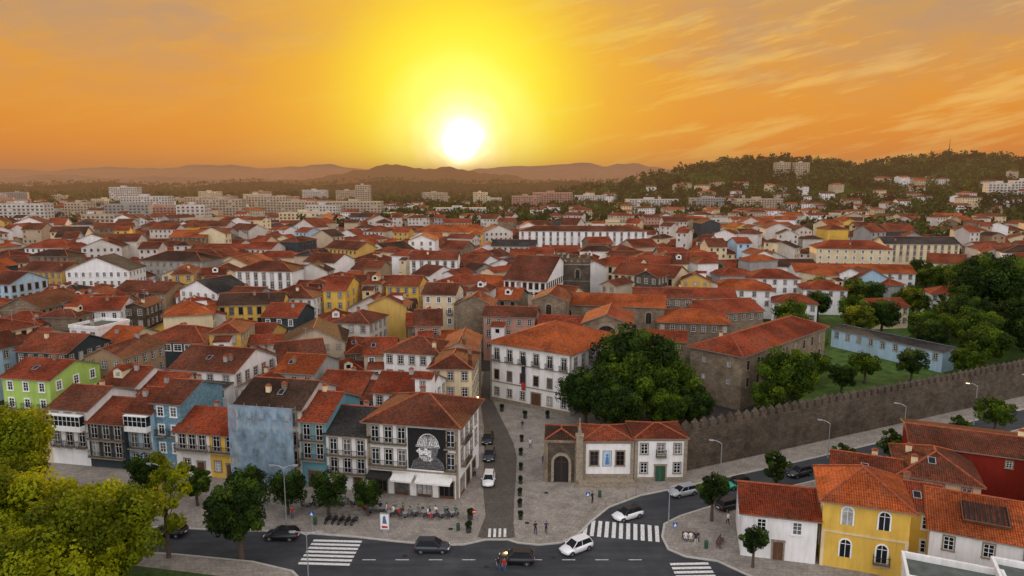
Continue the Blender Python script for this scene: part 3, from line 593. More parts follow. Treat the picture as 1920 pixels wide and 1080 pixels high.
house(47.6,77.0,6.0,9,6.6,-24,'gx','yellow','red',p=.36,fl=2,nc=2,wt='white',chim=1,sky=1,label="yellow annex with red tile roof")
house(46.2,85.2,8,9,6.4,-24,'gx','cream','rust',p=.42,fl=1,chim=1,sky=1,label="small cream house with rust tile roof"); house(54.6,83.5,9,11,7.4,-24,'hip','cream','brown',p=.45,fl=1,chim=2,sky=1,label="broad house with red-brown hipped tile roof")
house(67,88.5,23,11,8.4,-24,'gx','redb','brown',p=.2,fl=1,nc=1,wt='small',chim=1,label="dark red rendered house with brown tile roof")
house(67.5,78.5,6.5,9,8.6,-30,'gx','ochre','rust',p=.25,fl=3,nc=2,wt='white',sides='fl',snc=4,label="ochre end house with tall white windows")
e,_=house(56.5,70.0,19,12,5.8,-26,'gx','white','orange',p=.4,fl=1,nc=5,sky=2,chim=1,label="white house with bright orange tile roof")
mb=MB(); mb.box(-2.2,2.2,-1.6,1.6,0,.1,0); mb.box(-2.3,2.3,-1.75,-1.6,0,.35,1); mb.box(-2.3,-2.2,-1.6,1.6,0,.35,1); mb.box(2.2,2.3,-1.6,1.6,0,.35,1)
for k in range(8): mb.box(-2.1+k*.55,-1.8+k*.55,-1.5,1.5,.1,.16,2)
rr_=part('roof_opening',mb.mesh('roof_opening',[DARK,BWOOD,RF['brown']]),e,(-4,-3,7.2)); rr_.rotation_euler=(math.atan(.4),0,0)
house(44.5,63.4,9,5,4.6,-24,'flat','white','grey',fl=1,nc=3,wt='white',chim=0,label="low white flat-roofed building with parapet")
house(53,60.5,10,6,5.0,-24,'flat','white','grey',fl=1,nc=4,chim=0,label="white flat-roofed building with parapet")
# ------------------------------------------------------------ hills data
def interp(pts,x):
    if x<=pts[0][0]: return pts[0][1]
    for a,b in zip(pts,pts[1:]):
        if x<=b[0]:
            t=(x-a[0])/(b[0]-a[0]); t=t*t*(3-2*t); return a[1]+(b[1]-a[1])*t
    return pts[-1][1]
def hillz(pts,y0,y1,y2,x,y):
    h=interp(pts,x); t=(y-y0)/(y1-y0) if y<y1 else (y2-y)/(y2-y1); t=max(0,min(1,t)); return (h+6)*(t*t*(3-2*t))-6
def prof(P,y,off=0): return [((px-960)*y/1312,45+(341-py)*.00074*y-off) for px,py in P]
HP=prof([(930,390),(1000,384),(1060,368),(1120,360),(1180,348),(1250,333),(1290,322),(1350,313),(1430,306),(1500,308),(1560,318),(1620,319),(1680,311),(1750,302),(1800,299),(1850,304),(1920,312),(2000,317),(2150,325),(2400,335)],1350)
HQ=[(300,-6),(370,3),(430,12),(500,20),(560,24),(650,30),(800,34),(1100,30)]
def gz(x,y): return max(0,hillz(HP,820,1350,2000,x,y) if y>820 else -9,hillz(HQ,430,820,1100,x,y) if y>430 else -9)
# ------------------------------------------------------------ dense old town fill
def clash(cx,cy,w,d,k=.93):
    for (x,y,ww,dd,a) in RECT:
        dx,dy=cx-x,cy-y
        if abs(dx)>70 or abs(dy)>60: continue
        c,s=math.cos(a),math.sin(a); lx=dx*c+dy*s; ly=-dx*s+dy*c
        if abs(lx)<(ww+w)/2*k and abs(ly)<(dd+d)/2*k: return True
    return False
def allowed(x,y):
    if x>-10.5 and y<152: return False
    if x<=-8 and y<93+.2*max(0,-x-7)+17: return False
    if -9.5<x<-3 and y<200: return False
    if x>26 and y<176: return False
    if x>95 and y<255: return False
    if x>70 and y<205: return False
    if 0<x<82 and 350<y<392: return False
    if -54<x<-34 and 305<y<341: return False
    if -70<x<-10 and 440<y<468: return False
    if 128<x<190 and 285<y<332: return False
    if x>150 and y<400 and R.random()<.5: return False
    if x>60 and y>200 and R.random()<.35: return False
    if abs(x+ (y-200)*.35+20)<4 and 200<y<330: return False
    if abs(x+70+(y-130)*.5)<2.5 and 130<y<300: return False
    if y>330 and R.random()<.08+(y-330)/400: return False
    return True
FILL=[]; GAPS=[]
y=112
while y<600:
    x=-.8*y-8; rowd=R.uniform(7.5,10.5)*(1 if y<240 else 1.25)
    while x<.8*y:
        w=R.choice([4.6,5,5.5,6,7,8,9.5,12,15])*(1 if y<240 else 1.3); d=rowd*R.uniform(.85,1.35)
        yy=y+9*math.sin(x*.03+y*.02)+R.uniform(-2.5,2.5)
        cx=x+w/2
        if not clash(cx,yy,w,d):
            if allowed(cx,yy):
                a=-10+24*math.sin(cx*.026+yy*.019)+R.uniform(-10,10)+(90 if R.random()<.3 else 0)
                FILL.append((cx,yy,w*1.08,d*1.05,a)); RECT.append((cx,yy,w*.8,d*.75,0))
            elif yy>205: GAPS.append((cx,yy))
        x+=w+(R.uniform(0,3) if R.random()<.12 else 0)
    y+=rowd*(1.0 if R.random()<.7 else 1.35)
FILL.sort(key=lambda t:math.hypot(t[0],t[1]))
NH=sum(1 for o in bpy.data.objects if o.name.startswith('house') or o.name.startswith('low_white'))
WC=['white']*9+['dull']*6+['cream']*7+['grey']*3+['beige']*5+['ochre','ochre','yellow','yellow','tan','slate','pink','paleblue','stone','stone','darkstone']
RC=['red']*6+['rust']*8+['brown']*10+['orange']*3+['dark']*3+['grey']
stuff=MB(); sm=list(W.values()); wk=list(W.keys()); rk=list(RF.keys()); rm=list(RF.values())
def addstuff(cx,cy,w,d,h,a,kind,wall,roof,p,z0=0):
    wm=wallMB(w,d,h,p,kind,-6 if z0>0 else -.2); stuff.add(wm,cx,cy,rad(a),z0,wk.index(wall))
    for z in (h-2.2,h-5.1,h-8):
        if z<1: continue
        n_=int(w/2.6)
        for j in range(n_):
            if R.random()<.15: continue
            u=(j+.5)*w/n_-w/2; q=MB(); q.face([(u-.5,-d/2-.05,z),(u+.5,-d/2-.05,z),(u+.5,-d/2-.05,z+1.4),(u-.5,-d/2-.05,z+1.4)]); stuff.add(q,cx,cy,rad(a),z0,len(sm)+len(rm)+2)
    r=roofMB(w,d,h,p,kind); r.m=[{0:len(sm)+rk.index(roof),1:len(sm)+len(rm),2:len(sm)+len(rm)+1}[m] for m in r.m]; stuff.add(r,cx,cy,rad(a),z0)
for i,(cx,cy,w,d,a) in enumerate(FILL):
    wall=R.choice(WC); roof=R.choice(RC); h=R.choice([6.5,8,9,10,11,12,13.5,15])+(R.uniform(-.5,.5)); kind=R.choice(['gx','gx','gx','hip','hip','gy']); p=R.uniform(.36,.5)
    if cy<150: h=min(h,11)
    elif cy<200: h=min(h,13)
    if cy>330: h=R.choice([6,7,8,9,11,14,16])
    if i<294-NH:
        nw=cy<250
        house(cx,cy,w,d,h,a,kind,wall,roof,p=p,fl=(3 if h>11 else 2) if nw else 0,sides=('f'+('r' if cx<-20 else '')+('l' if cx>20 else '')) if nw else '',wt=R.choice(['sash','sash','white','small','dark']),chim=R.choice([0,0,1,1,2]) if cy<230 else 0,center=True,group="houses of the dense old town",reg=False,sky=(1 if R.random()<.2 else 0),dorm=R.random()<.16,ant=R.choice([0,0,1]) if cy<200 else 0,bal=(0,) if R.random()<.35 and cy<200 else None,ext=R.random()<.28)
    else:
        addstuff(cx,cy,w,d,h,a,kind,wall if R.random()<.8 else 'dull',roof,p,gz(cx,cy))
for i in range(420):
    y=R.uniform(470,1150); x=R.uniform(.1,.78)*y if R.random()<.45 else R.uniform(-.8,.1)*y
    if clash(x,y,14,14): continue
    RECT.append((x,y,14,12,0)); addstuff(x,y,R.uniform(9,26),R.uniform(9,13),R.uniform(6,15),R.uniform(-30,30),R.choice(['gx','hip']),R.choice(['white','dull','dull','cream','beige','white']),R.choice(['red','rust','brown','orange','brown']),.35,gz(x,y))
top('distant_houses',"far crowded old town houses with red tile roofs",'houses',mesh=stuff.mesh('distant_houses',sm+rm+[TRIM,CAPM,FARGLASS]),kind='stuff')
# ------------------------------------------------------------ modern blocks
BW={'w':W['dull'],'b':W['beige'],'g':W['grey'],'p':W['pink'],'c':W['cream']}
def block(x,y,w,d,h,rz,k,z0=0,lab=None):
    mb=MB(); mb.box(-w/2,w/2,-d/2,d/2,z0-3,h,0,2); mb.box(-w/2-.2,w/2+.2,-d/2-.2,d/2+.2,h,h+.7,0,2); mb.box(-w*.15,w*.05,-2,2,h+.7,h+3,0,2)
    nf=max(1,int((h-z0)/3)); nc=max(2,int(w/3.6))
    for i in range(nf):
        z=h-1-i*3-1.4
        for j in range(nc):
            if R.random()<.08: continue
            u=(j+.5)*w/nc-w/2; mb.face([(u-1.1,-d/2-.05,z),(u+1.1,-d/2-.05,z),(u+1.1,-d/2-.05,z+1.5),(u-1.1,-d/2-.05,z+1.5)],1)
        for j in range(int(d/4)):
            u=(j+.5)*d/int(d/4)-d/2
            for s in (-1,1): mb.face([(s*(w/2+.05),u-.9,z),(s*(w/2+.05),u+.9,z),(s*(w/2+.05),u+.9,z+1.5),(s*(w/2+.05),u-.9,z+1.5)],1)
        mb.box(-w/2,w/2,-d/2-.6,-d/2-.06,z-.6,z-.3,0)
    top('apartment_block',lab or {'w':'white','b':'beige','g':'grey','p':'pink','c':'cream'}[k]+" flat-roofed apartment block with window rows",'building',(x,y,0),rad(rz),mesh=mb.mesh('apartment_block',[BW[k],FARGLASS,CONC]),group="apartment blocks beyond the old town")
    RECT.append((x,y,w,d,0))
for b_ in [(-425,606,42,14,25,3,'w'),(-277,606,24,16,24,3,'w'),(-330,800,44,14,24,0,'b'),(-285,820,46,14,27,-8,'b'),(-240,780,40,14,22,5,'b'),(-664,1200,48,16,34,0,'w'),(-140,505,24,12,13,0,'w'),(58,1000,56,16,28,0,'p'),(20,960,40,14,24,6,'p'),(190,950,70,14,20,0,'w'),(262,940,44,14,22,0,'g'),(332,940,62,14,21,0,'b'),(120,1100,50,14,22,0,'w'),(-230,1080,22,14,38,0,'b'),(-390,900,60,14,24,0,'b'),(-120,700,60,20,11,0,'c'),(90,600,60,20,9,0,'c'),(170,620,50,18,12,0,'w'),(-190,640,44,16,16,0,'c'),(-250,560,30,14,15,8,'b'),(-330,560,26,14,18,0,'b'),(300,640,50,16,13,-8,'b'),(-500,700,44,14,22,6,'b'),(-380,690,40,14,22,12,'g'),(-200,740,34,14,19,-12,'w'),(-60,800,60,16,14,4,'w'),(-450,860,60,14,26,-4,'w')]:
    block(*b_)
block(442,1150,23,14,74,4,'b',40); block(473,1150,23,14,74,4,'b',40); block(545,780,30,14,42,-10,'w',20); block(585,800,26,14,45,-10,'w',20)
for i in range(64):
    y=R.uniform(520,1500); x=R.uniform(-.78,.0)*y-40
    if not clash(x,y,34,24): block(x,y,R.uniform(20,56),14,R.uniform(9,24)+max(0,(y-1000)/90),R.uniform(-35,35),R.choice('wwbbbccgp'))
# ------------------------------------------------------------ hills
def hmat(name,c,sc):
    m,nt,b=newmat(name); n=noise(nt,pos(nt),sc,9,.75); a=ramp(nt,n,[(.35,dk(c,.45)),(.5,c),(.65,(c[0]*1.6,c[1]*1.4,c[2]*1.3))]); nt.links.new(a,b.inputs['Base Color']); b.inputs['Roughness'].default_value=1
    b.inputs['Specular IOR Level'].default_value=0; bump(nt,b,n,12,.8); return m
def hill(name,pts,y0,y1,y2,mat,nx=160,ny=36,rough=3):
    mb=MB(); x0,x1=pts[0][0],pts[-1][0]; G=[]
    ph=[R.uniform(0,6) for _ in range(8)]
    for j in range(ny+1):
        y=y0+(y2-y0)*j/ny; row=[]
        for i in range(nx+1):
            x=x0+(x1-x0)*i/nx; z=hillz(pts,y0,y1,y2,x,y)
            k=(x1-x0)/1000
            z+=rough*(math.sin(x/(23*k)+ph[0]+y*.003)+.6*math.sin(x/(9*k)+ph[1]+y*.01)+.5*math.sin(x/(4.3*k)+ph[2])+.5*math.sin(y/(30)+ph[3]+x/(17*k)))*max(0,min(1,z/40))
            row.append((x,y,z))
        G.append(row)
    for j in range(ny):
        for i in range(nx): mb.face([G[j][i],G[j][i+1],G[j+1][i+1],G[j+1][i]])
    top(name,None,None,mesh=mb.mesh(name,[mat],smooth=True,merge=True),kind='structure')
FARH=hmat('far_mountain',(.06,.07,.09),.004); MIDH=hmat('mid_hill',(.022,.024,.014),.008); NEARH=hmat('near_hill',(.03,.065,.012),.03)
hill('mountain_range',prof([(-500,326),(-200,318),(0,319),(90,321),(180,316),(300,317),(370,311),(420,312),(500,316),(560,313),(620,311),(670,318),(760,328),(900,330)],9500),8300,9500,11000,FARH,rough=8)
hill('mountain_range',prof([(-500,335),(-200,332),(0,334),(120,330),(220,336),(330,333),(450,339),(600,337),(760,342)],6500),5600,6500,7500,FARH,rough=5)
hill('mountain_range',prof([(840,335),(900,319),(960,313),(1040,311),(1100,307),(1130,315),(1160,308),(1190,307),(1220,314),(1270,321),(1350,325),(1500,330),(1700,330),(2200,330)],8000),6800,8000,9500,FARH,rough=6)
hill('wooded_ridge',prof([(330,356),(450,346),(560,340),(630,332),(680,319),(730,311),(760,313),(800,318),(840,316),(880,322),(940,330),(1000,338),(1080,346)],5200),4200,5200,6400,MIDH,rough=6)
LR=prof([(-500,345),(-100,346),(60,351),(200,345),(330,352),(480,344),(600,349),(720,341),(860,345),(1000,346),(1100,343),(1250,342),(1400,338)],2900)
hill('wooded_ridge',LR,1900,2900,3500,MIDH,rough=3)
hill('wooded_hill',HP,820,1350,2000,NEARH,rough=1.5)
hill('wooded_hill',HQ,430,820,1100,NEARH,nx=60,ny=24,rough=0)
# ------------------------------------------------------------ trees
def leafmesh(name,cen,rad_,per,leaf,mat,zs=.85,tone=None):
    cen=np.asarray(cen,float); rad_=np.asarray(rad_,float); n=len(cen); idx=np.repeat(np.arange(n),per); N=len(idx)
    d=NR.normal(size=(N,3)); d/=np.linalg.norm(d,axis=1)[:,None]
    r=rad_[idx]*(.55+.5*NR.random(N)**.6); P=cen[idx]+d*r[:,None]*np.array([1,1,zs])
    nn=d*1.1+NR.normal(size=(N,3))*.45; nn/=np.linalg.norm(nn,axis=1)[:,None]
    u=np.cross(nn,NR.normal(size=(N,3))); u/=np.linalg.norm(u,axis=1)[:,None]; v=np.cross(nn,u)
    lf=(leaf if np.isscalar(leaf) else np.asarray(leaf)[idx])*(.55+.8*NR.random(N)); u=u*lf[:,None]; v=v*(lf*.62)[:,None]
    V=np.stack([P+u,P+v,P-u,P-v],1).reshape(-1,3)
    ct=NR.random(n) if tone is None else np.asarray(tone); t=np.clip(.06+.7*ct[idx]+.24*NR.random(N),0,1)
    me=bpy.data.meshes.new(name); me.vertices.add(4*N); me.vertices.foreach_set('co',V.ravel())
    me.loops.add(4*N); me.loops.foreach_set('vertex_index',np.arange(4*N,dtype=np.int32)); me.polygons.add(N); me.polygons.foreach_set('loop_start',np.arange(0,4*N,4,dtype=np.int32))
    me.update(calc_edges=True); at=me.attributes.new('tone','FLOAT','POINT'); at.data.foreach_set('value',np.repeat(t,4).astype(np.float32)); me.materials.append(mat); return me
def treeproto(Rr,H,kind,nclump,per,leaf,mat,cs=1):
    cen=[];rr=[]; zc={'broad':H*.6,'oval':H*.6,'cone':H*.5,'pine':H*.86}[kind]; hz={'broad':H*.38,'oval':H*.4,'cone':H*.47,'pine':H*.14}[kind]
    while len(cen)<nclump:
        q=NR.normal(size=3); q/=np.linalg.norm(q); k=NR.random()**.4*.84; p=q*k
        if kind=='cone': p[0]*=(1-.55*(p[2]+1)/1.2*.8); p[1]*=(1-.55*(p[2]+1)/1.2*.8)
        cen.append((p[0]*Rr,p[1]*Rr,zc+p[2]*hz)); rr.append(Rr*cs*(NR.uniform(.16,.34) if kind!='cone' else .35))
    cr=leafmesh('crown',cen,rr,per,leaf,mat)
    mb=MB(); th=H*.42 if kind!='pine' else H*.75; k0=Rr*.05+.08; pts=[(0,0,-.1),(Rr*.02,0,th*.5),(-Rr*.02,Rr*.02,th),(0,0,th+ (H-th)*.4)]
    rs=[k0*1.25,k0,k0*.8,k0*.4]
    for a,b,r0,r1 in zip(pts,pts[1:],rs,rs[1:]): mb.tube(a,b,r0,r1,8)
    for c in cen[:14]:
        s=(0,0,th*NR.uniform(.75,1.15)); m=(c[0]*.5,c[1]*.5,(s[2]+c[2])/2-.1*Rr); mb.tube(s,m,k0*.5,k0*.3,5); mb.tube(m,c,k0*.3,k0*.08,5)
    return mb.mesh('trunk',[BARK]),cr
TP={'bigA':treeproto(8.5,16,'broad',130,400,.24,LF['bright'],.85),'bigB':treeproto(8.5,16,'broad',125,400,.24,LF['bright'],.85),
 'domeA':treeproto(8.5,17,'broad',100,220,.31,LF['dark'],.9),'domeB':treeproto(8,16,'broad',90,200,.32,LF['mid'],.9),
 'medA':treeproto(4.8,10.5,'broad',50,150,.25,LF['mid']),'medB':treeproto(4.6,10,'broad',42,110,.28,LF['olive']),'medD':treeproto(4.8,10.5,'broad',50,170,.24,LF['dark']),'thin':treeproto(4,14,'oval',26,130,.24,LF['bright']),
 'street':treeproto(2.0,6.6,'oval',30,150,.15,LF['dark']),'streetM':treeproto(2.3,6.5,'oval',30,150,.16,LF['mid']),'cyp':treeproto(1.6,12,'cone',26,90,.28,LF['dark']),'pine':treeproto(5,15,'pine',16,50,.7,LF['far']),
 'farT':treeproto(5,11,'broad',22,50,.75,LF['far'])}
def tree(k,x,y,s=1,label=None,sz=None,name='tree',z=.1,group=None):
    t=top(name,label,'tree',(x,y,z),R.uniform(0,6.28),sc=(s,s,sz or s),group=group); part('trunk',TP[k][0],t); part('crown',TP[k][1],t); return t
LBT="large bright green leafy tree in the square garden"
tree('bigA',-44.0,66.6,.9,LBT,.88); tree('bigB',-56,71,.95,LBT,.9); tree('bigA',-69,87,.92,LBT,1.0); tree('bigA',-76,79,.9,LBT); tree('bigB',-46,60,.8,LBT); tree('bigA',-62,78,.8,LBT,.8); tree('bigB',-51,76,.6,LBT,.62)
tree('thin',-41.4,77.5,.85,"slender yellow-green tree beside the road",1.0); tree('medD',-32.5,77.3,.88,"dark green round tree beside the road",.98)
for x,y,s in ((-30.5,88.5,.6),(-25,88.3,.6),(-19.5,88,.5),(-36.5,90,.6),(-44,91,.62),(-52,93,.65)): tree('medD' if s!=.62 else 'streetM',x,y,s if s!=.62 else .95,"small dark street tree on the cafe terrace",group="street trees on the terrace")
DT="tall dense dark green tree beside the convent"
tree('domeA',13.6,123,.66,DT); tree('domeB',21.5,124,.9,DT); tree('domeA',24,131,1.05,DT); tree('domeB',29.5,126,.8,DT); tree('domeA',18.5,117.5,.62,DT); tree('domeB',27.5,118.5,.56,DT); tree('domeA',33,121,.5,DT)
tree('domeB',53.5,130.5,.74,"round leafy tree beside granite convent wing",.85); tree('medA',48.5,126,.8,"small round tree beside granite convent wing")
SG="street trees along the wall road"
for k,x,y,s in (('street',38.7,95.8,1.0),('street',26.7,86.6,1.1),('street',28.3,75.3,.85),('streetM',51,101,.85),('streetM',60.7,105.5,.95),('streetM',75.5,112,.95),('medA',86,118,.72)): tree(k,x,y,s,"small upright dark green street tree in pavement",group=SG)
WG="trees of the wooded garden"
for x,y,k,s in ((79,150,'medA',.75),(90,151,'medD',.75),(72,163,'medA',.9),(104,154,'medA',.8),(112,160,'domeB',.75),(118,172,'domeB',.85),(128,165,'domeA',.8),(136,178,'domeA',.95),(98,192,'medB',1.1),(82,200,'medA',1.1),(140,200,'domeA',1.4),(154,205,'domeB',1.45),(147,190,'domeB',1.05),(126,188,'domeA',.85),(104,207,'medA',1.1),(160,215,'domeA',1.3),(172,235,'domeA',1.2),(120,230,'medB',1.0),(160,250,'domeB',1.0),(180,260,'domeA',1.1),(165,180,'domeB',1.1),(130,152,'domeB',.7),(142,160,'domeA',.95),(120,150,'medD',1.0),(132,190,'cyp',1.3),(126,200,'cyp',1.2),(70,205,'medD',1),(78,188,'medA',1),(98,218,'medD',1),(68,150,'medA',.75),(107,196,'medD',1.1),(111,181,'medA',1.2),(106,172,'medD',1),(70,142,'medD',.65),(64,146,'medB',.6)):
    tree(k,x,y,s,"dense green tree in the convent garden",group=WG)
for i in range(34):
    y=R.uniform(185,300); x=R.uniform(.46,.8)*y
    if not clash(x,y,5,5): tree(R.choice(['medA','medD','medB']),x,y,R.uniform(.8,1.3),"dense green tree in the convent garden",group=WG)
R.shuffle(GAPS)
for x,y in GAPS[:125]:
    if not(0<x<82 and 340<y<392): tree(R.choice(['medA','medD','medB','cyp','farT','medA']),x,y,R.uniform(.6,1.2),"green tree between old town roofs",group="trees between the roofs",z=gz(x,y))
for x,y in ((-52,160),(-79,175),(-67,185),(-34,230),(-108,128),(5,262),(-95,170)): tree('medA',x,y,.95,"green tree between old town roofs",group="trees between the roofs")
for i in range(70):
    px=R.choice([R.uniform(1280,1550),R.uniform(1600,1860),R.uniform(1760,1840)]); y=R.uniform(1280,1360); x=(px-960)*y/1312
    tree(R.choice(['pine','pine','farT','farT']),x,y,R.uniform(.6,1.2),"dark pine tree on hill ridge",name='pine_tree',z=gz(x,y)-1,group="trees on the hill ridge")
cen=[];rr=[];tn=[]
def addtree(x,y,z,h,n=5,sp=.16):
    t=.42+.3*math.sin(x*.03+math.sin(y*.02)*3)+NR.normal()*.18
    for k in range(n):
        cen.append((x+NR.normal()*h*sp,y+NR.normal()*h*sp,z+h*NR.uniform(.25,.85))); rr.append(h*NR.uniform(.24,.4)); tn.append(min(1,max(0,t+NR.normal()*.12)))
for i in range(3000):
    y=R.uniform(830,1420); x=R.uniform(.03,.85)*y; z=gz(x,y)
    if (z<50 and math.sin(x*.02+1)*math.sin(y*.017)>.7) or clash(x,y,7,7): continue
    addtree(x,y,max(0,z),R.choice([6,8,10,14,18]),4,.22)
for i in range(900):
    y=R.uniform(450,900); x=R.uniform(.42,.85)*y
    if clash(x,y,4,4): continue
    addtree(x,y,gz(x,y),R.uniform(8,15))
for i in range(2800):
    y=380+1500*R.random()**1.1; x=R.uniform(-.8,.6)*y
    if math.sin(x*.013+2)+math.sin(y*.011+x*.004)<.1 and R.random()<(.8 if y>560 else .4): continue
    if clash(x,y,5,9,.9) or (0<x<82 and y<392): continue
    addtree(x,y,gz(x,y),R.choice([8,10,12,15]) if y>550 else R.uniform(6,10))
for i in range(900):
    y=R.uniform(560,1500); x=R.uniform(-.25,.07)*y
    if clash(x,y,6,9): continue
    addtree(x,y,0,R.uniform(9,17))
for i in range(2400):
    y=R.uniform(1500,2900); x=R.uniform(-.8,.35)*y
    addtree(x,y,max(0,hillz(LR,1900,2900,3500,x,y)),R.uniform(12,22),2,.5)
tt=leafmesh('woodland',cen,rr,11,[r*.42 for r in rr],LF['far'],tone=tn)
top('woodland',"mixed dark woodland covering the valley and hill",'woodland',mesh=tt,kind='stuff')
mb=MB()
for k in range(3):
    a=k*2.09; mb.tube((math.cos(a),math.sin(a),0),(0,0,42),.35,.2,4)
for z in range(4,40,4): mb.tube((-.8,0,z),(.8,0,z+2),.15,.15,4)
x=(1774-960)*1350/1312; top('radio_mast',"thin lattice radio mast on the wooded hilltop",'mast',(x,1350,gz(x,1350)-2),mesh=mb.mesh('radio_mast',[IRON]))
# ------------------------------------------------------------ cars
PAINTS={}
def paint(n,c,met=.2):
    if n not in PAINTS: PAINTS[n]=M_plain('car_paint_'+n,c,.35,metal=met,var=.06,spec=.5,coat=.3)
    return PAINTS[n]
def carmeshes(pt,roofp,hh=1.5):
    mb=MB(); st=[(-2.17,.66,.48,.72,.02),(-2.1,.8,.34,.9,.03),(-1.9,.86,.26,.98,.04),(-1.3,.9,.2,.98,.05),(-.4,.91,.18,.96,.05),(.6,.91,.18,.94,.05),(1.05,.9,.2,.92,.06),(1.6,.87,.24,.84,.07),(1.95,.8,.3,.72,.06),(2.12,.66,.38,.6,.03)]
    rings=[]
    for x,w,zb,zt,cr in st:
        m=(zb+zt)/2; rings.append([(x,-w*.75,zb),(x,-w*.97,zb+.08),(x,-w,m),(x,-w*.97,zt-.06),(x,-w*.86,zt),(x,0,zt+cr),(x,w*.86,zt),(x,w*.97,zt-.06),(x,w,m),(x,w*.97,zb+.08),(x,w*.75,zb)])
    for a,b in zip(rings,rings[1:]):
        n=len(a)
        for i in range(n): mb.face([a[i],b[i],b[(i+1)%n],a[(i+1)%n]],0)
    mb.face(rings[0],0); mb.face(rings[-1][::-1],0)
    body=mb.mesh('body',[pt],smooth=True,merge=True)
    gb=[(-2.0,-.78,.95),(1.12,-.78,.92),(1.12,.78,.92),(-2.0,.78,.95)]; gt=[(-1.62,-.6,hh-.06),(.3,-.6,hh-.06),(.3,.6,hh-.06),(-1.62,.6,hh-.06)]
    mb=MB()
    for i in range(4): mb.face([gb[i],gb[(i+1)%4],gt[(i+1)%4],gt[i]],0)
    gl=mb.mesh('glass',[CGL])
    mb=MB(); R1=[(-1.7,-.58),(-1.6,-.64),(.25,-.64),(.36,-.55),(.36,.55),(.25,.64),(-1.6,.64),(-1.7,.58)]
    mb.prism(R1,hh-.07,hh-.02,0); mb.prism([(x*.93-.03,y*.86) for x,y in R1],hh-.02,hh+.015,0)
    for i in range(4): mb.tube(gb[i],gt[i],.05,.045,5)
    for s in (-1,1):
        mb.tube((-.35,s*.785,.94),(-.4,s*.615,hh-.06),.035,.03,4); mb.box(.75,.95,s*.98-.1,s*.98+.1,.95,1.07)
    return body,gl,mb.mesh('roof',[roofp])
def wheelm():
    ty=MB(); n=16
    for i in range(n):
        a,b=2*math.pi*i/n,2*math.pi*(i+1)/n; c=lambda t,r,y:(r*math.cos(t),y,r*math.sin(t))
        ty.face([c(a,.33,-.1),c(b,.33,-.1),c(b,.33,.1),c(a,.33,.1)])
        for y in (-.1,.1): ty.face([c(a,.21,y),c(b,.21,y),c(b,.33,y),c(a,.33,y)])
    rm_=MB()
    for y in (-.085,.085): rm_.face([(.21*math.cos(2*math.pi*i/n),y,.21*math.sin(2*math.pi*i/n)) for i in range(n)],1)
    for k in range(5):
        t=k*1.257
        for y in (-.095,.095):
            cx,cz=math.cos(t),math.sin(t); rm_.face([(-cz*.03,y,cx*.03),(cx*.2-cz*.025,y,cz*.2+cx*.025),(cx*.2+cz*.025,y,cz*.2-cx*.025),(cz*.03,y,-cx*.03)],0)
    return ty.mesh('tyre',[RUB]),rm_.mesh('rim',[METAL,IRON])
TY,RI=wheelm()
hl=MB(); hl.box(-.16,.1,-.17,.17,-.06,.06); HL=hl.mesh('headlight',[LENS]); tl=MB(); tl.box(-.05,.08,-.13,.13,-.1,.1); TLm=tl.mesh('tail_light',[TAIL])
ar=MB(); ar.face([(.4*math.cos(math.pi*i/10),0,.4*math.sin(math.pi*i/10)) for i in range(11)]); ARm=ar.mesh('wheel_arch',[RUB])
plm=MB(); plm.box(-.01,.01,-.26,.26,-.06,.06); PLm=plm.mesh('number_plate',[WHITE])
CM={}
def car(x,y,rz,col,label,roofc=None,z=.008,hh=1.5,sc=1,group="cars on the street"):
    cs={'black':(.012,.012,.014),'white':(.78,.79,.81),'silver':(.35,.37,.39),'dark':(.03,.035,.045),'green':(.02,.32,.2),'blue':(.03,.06,.12)}
    k=(col,roofc,hh)
    if k not in CM: CM[k]=carmeshes(paint(col,cs[col]),paint(roofc or col,cs[roofc or col]),hh)
    e=top('parked_car' if 'parked' in label else 'car',label,'car',(x,y,z),rad(rz),group=group,sc=sc)
    b,g,r=CM[k]; part('body',b,e); part('glass',g,e); part('roof',r,e)
    for wx in (-1.32,1.32):
        for s in (-1,1):
            w=part('wheel',None,e,(wx,s*.83,.33)); part('tyre',TY,w); part('rim',RI,w); part('wheel_arch',ARm,e,(wx,s*.922,.3))
    for s in (-1,1): part('headlight',HL,e,(2.0,s*.6,.62)); part('tail_light',TLm,e,(-2.1,s*.66,.78))
    part('number_plate',PLm,e,(2.14,0,.44)); part('number_plate',PLm,e,(-2.18,0,.6))
car(-44,83.1,175,'black',"black car on the road behind trees")
car(-29.3,82.2,177,'black',"black car driving along the road"); car(-9.8,79.2,0,'dark',"dark sports utility car crossing the junction",hh=1.62); car(.5,76.6,176,'black',"black car turning at the junction",hh=1.6)
car(7.9,79.2,214,'white',"white sports utility car turning at the junction",hh=1.62); car(15.6,87.6,208,'white',"white hatchback with black roof at crossing",roofc='black'); car(24.8,94.6,203,'silver',"silver car driving down the wall road")
car(33.4,97.2,204,'green',"green and black taxi driving down the road",roofc='black'); car(44.4,101.3,204,'dark',"dark car driving down the wall road"); car(30.3,90.4,25,'black',"black parked car beside the kerb")
car(37.2,94.0,25,'dark',"dark parked car beside the kerb"); car(-3.5,98.4,268,'white',"white parked car in cobbled street",z=.13); car(-3.7,107.8,268,'dark',"dark parked car in cobbled street",z=.13); car(-4.2,115,266,'black',"dark parked car in cobbled street",z=.13)
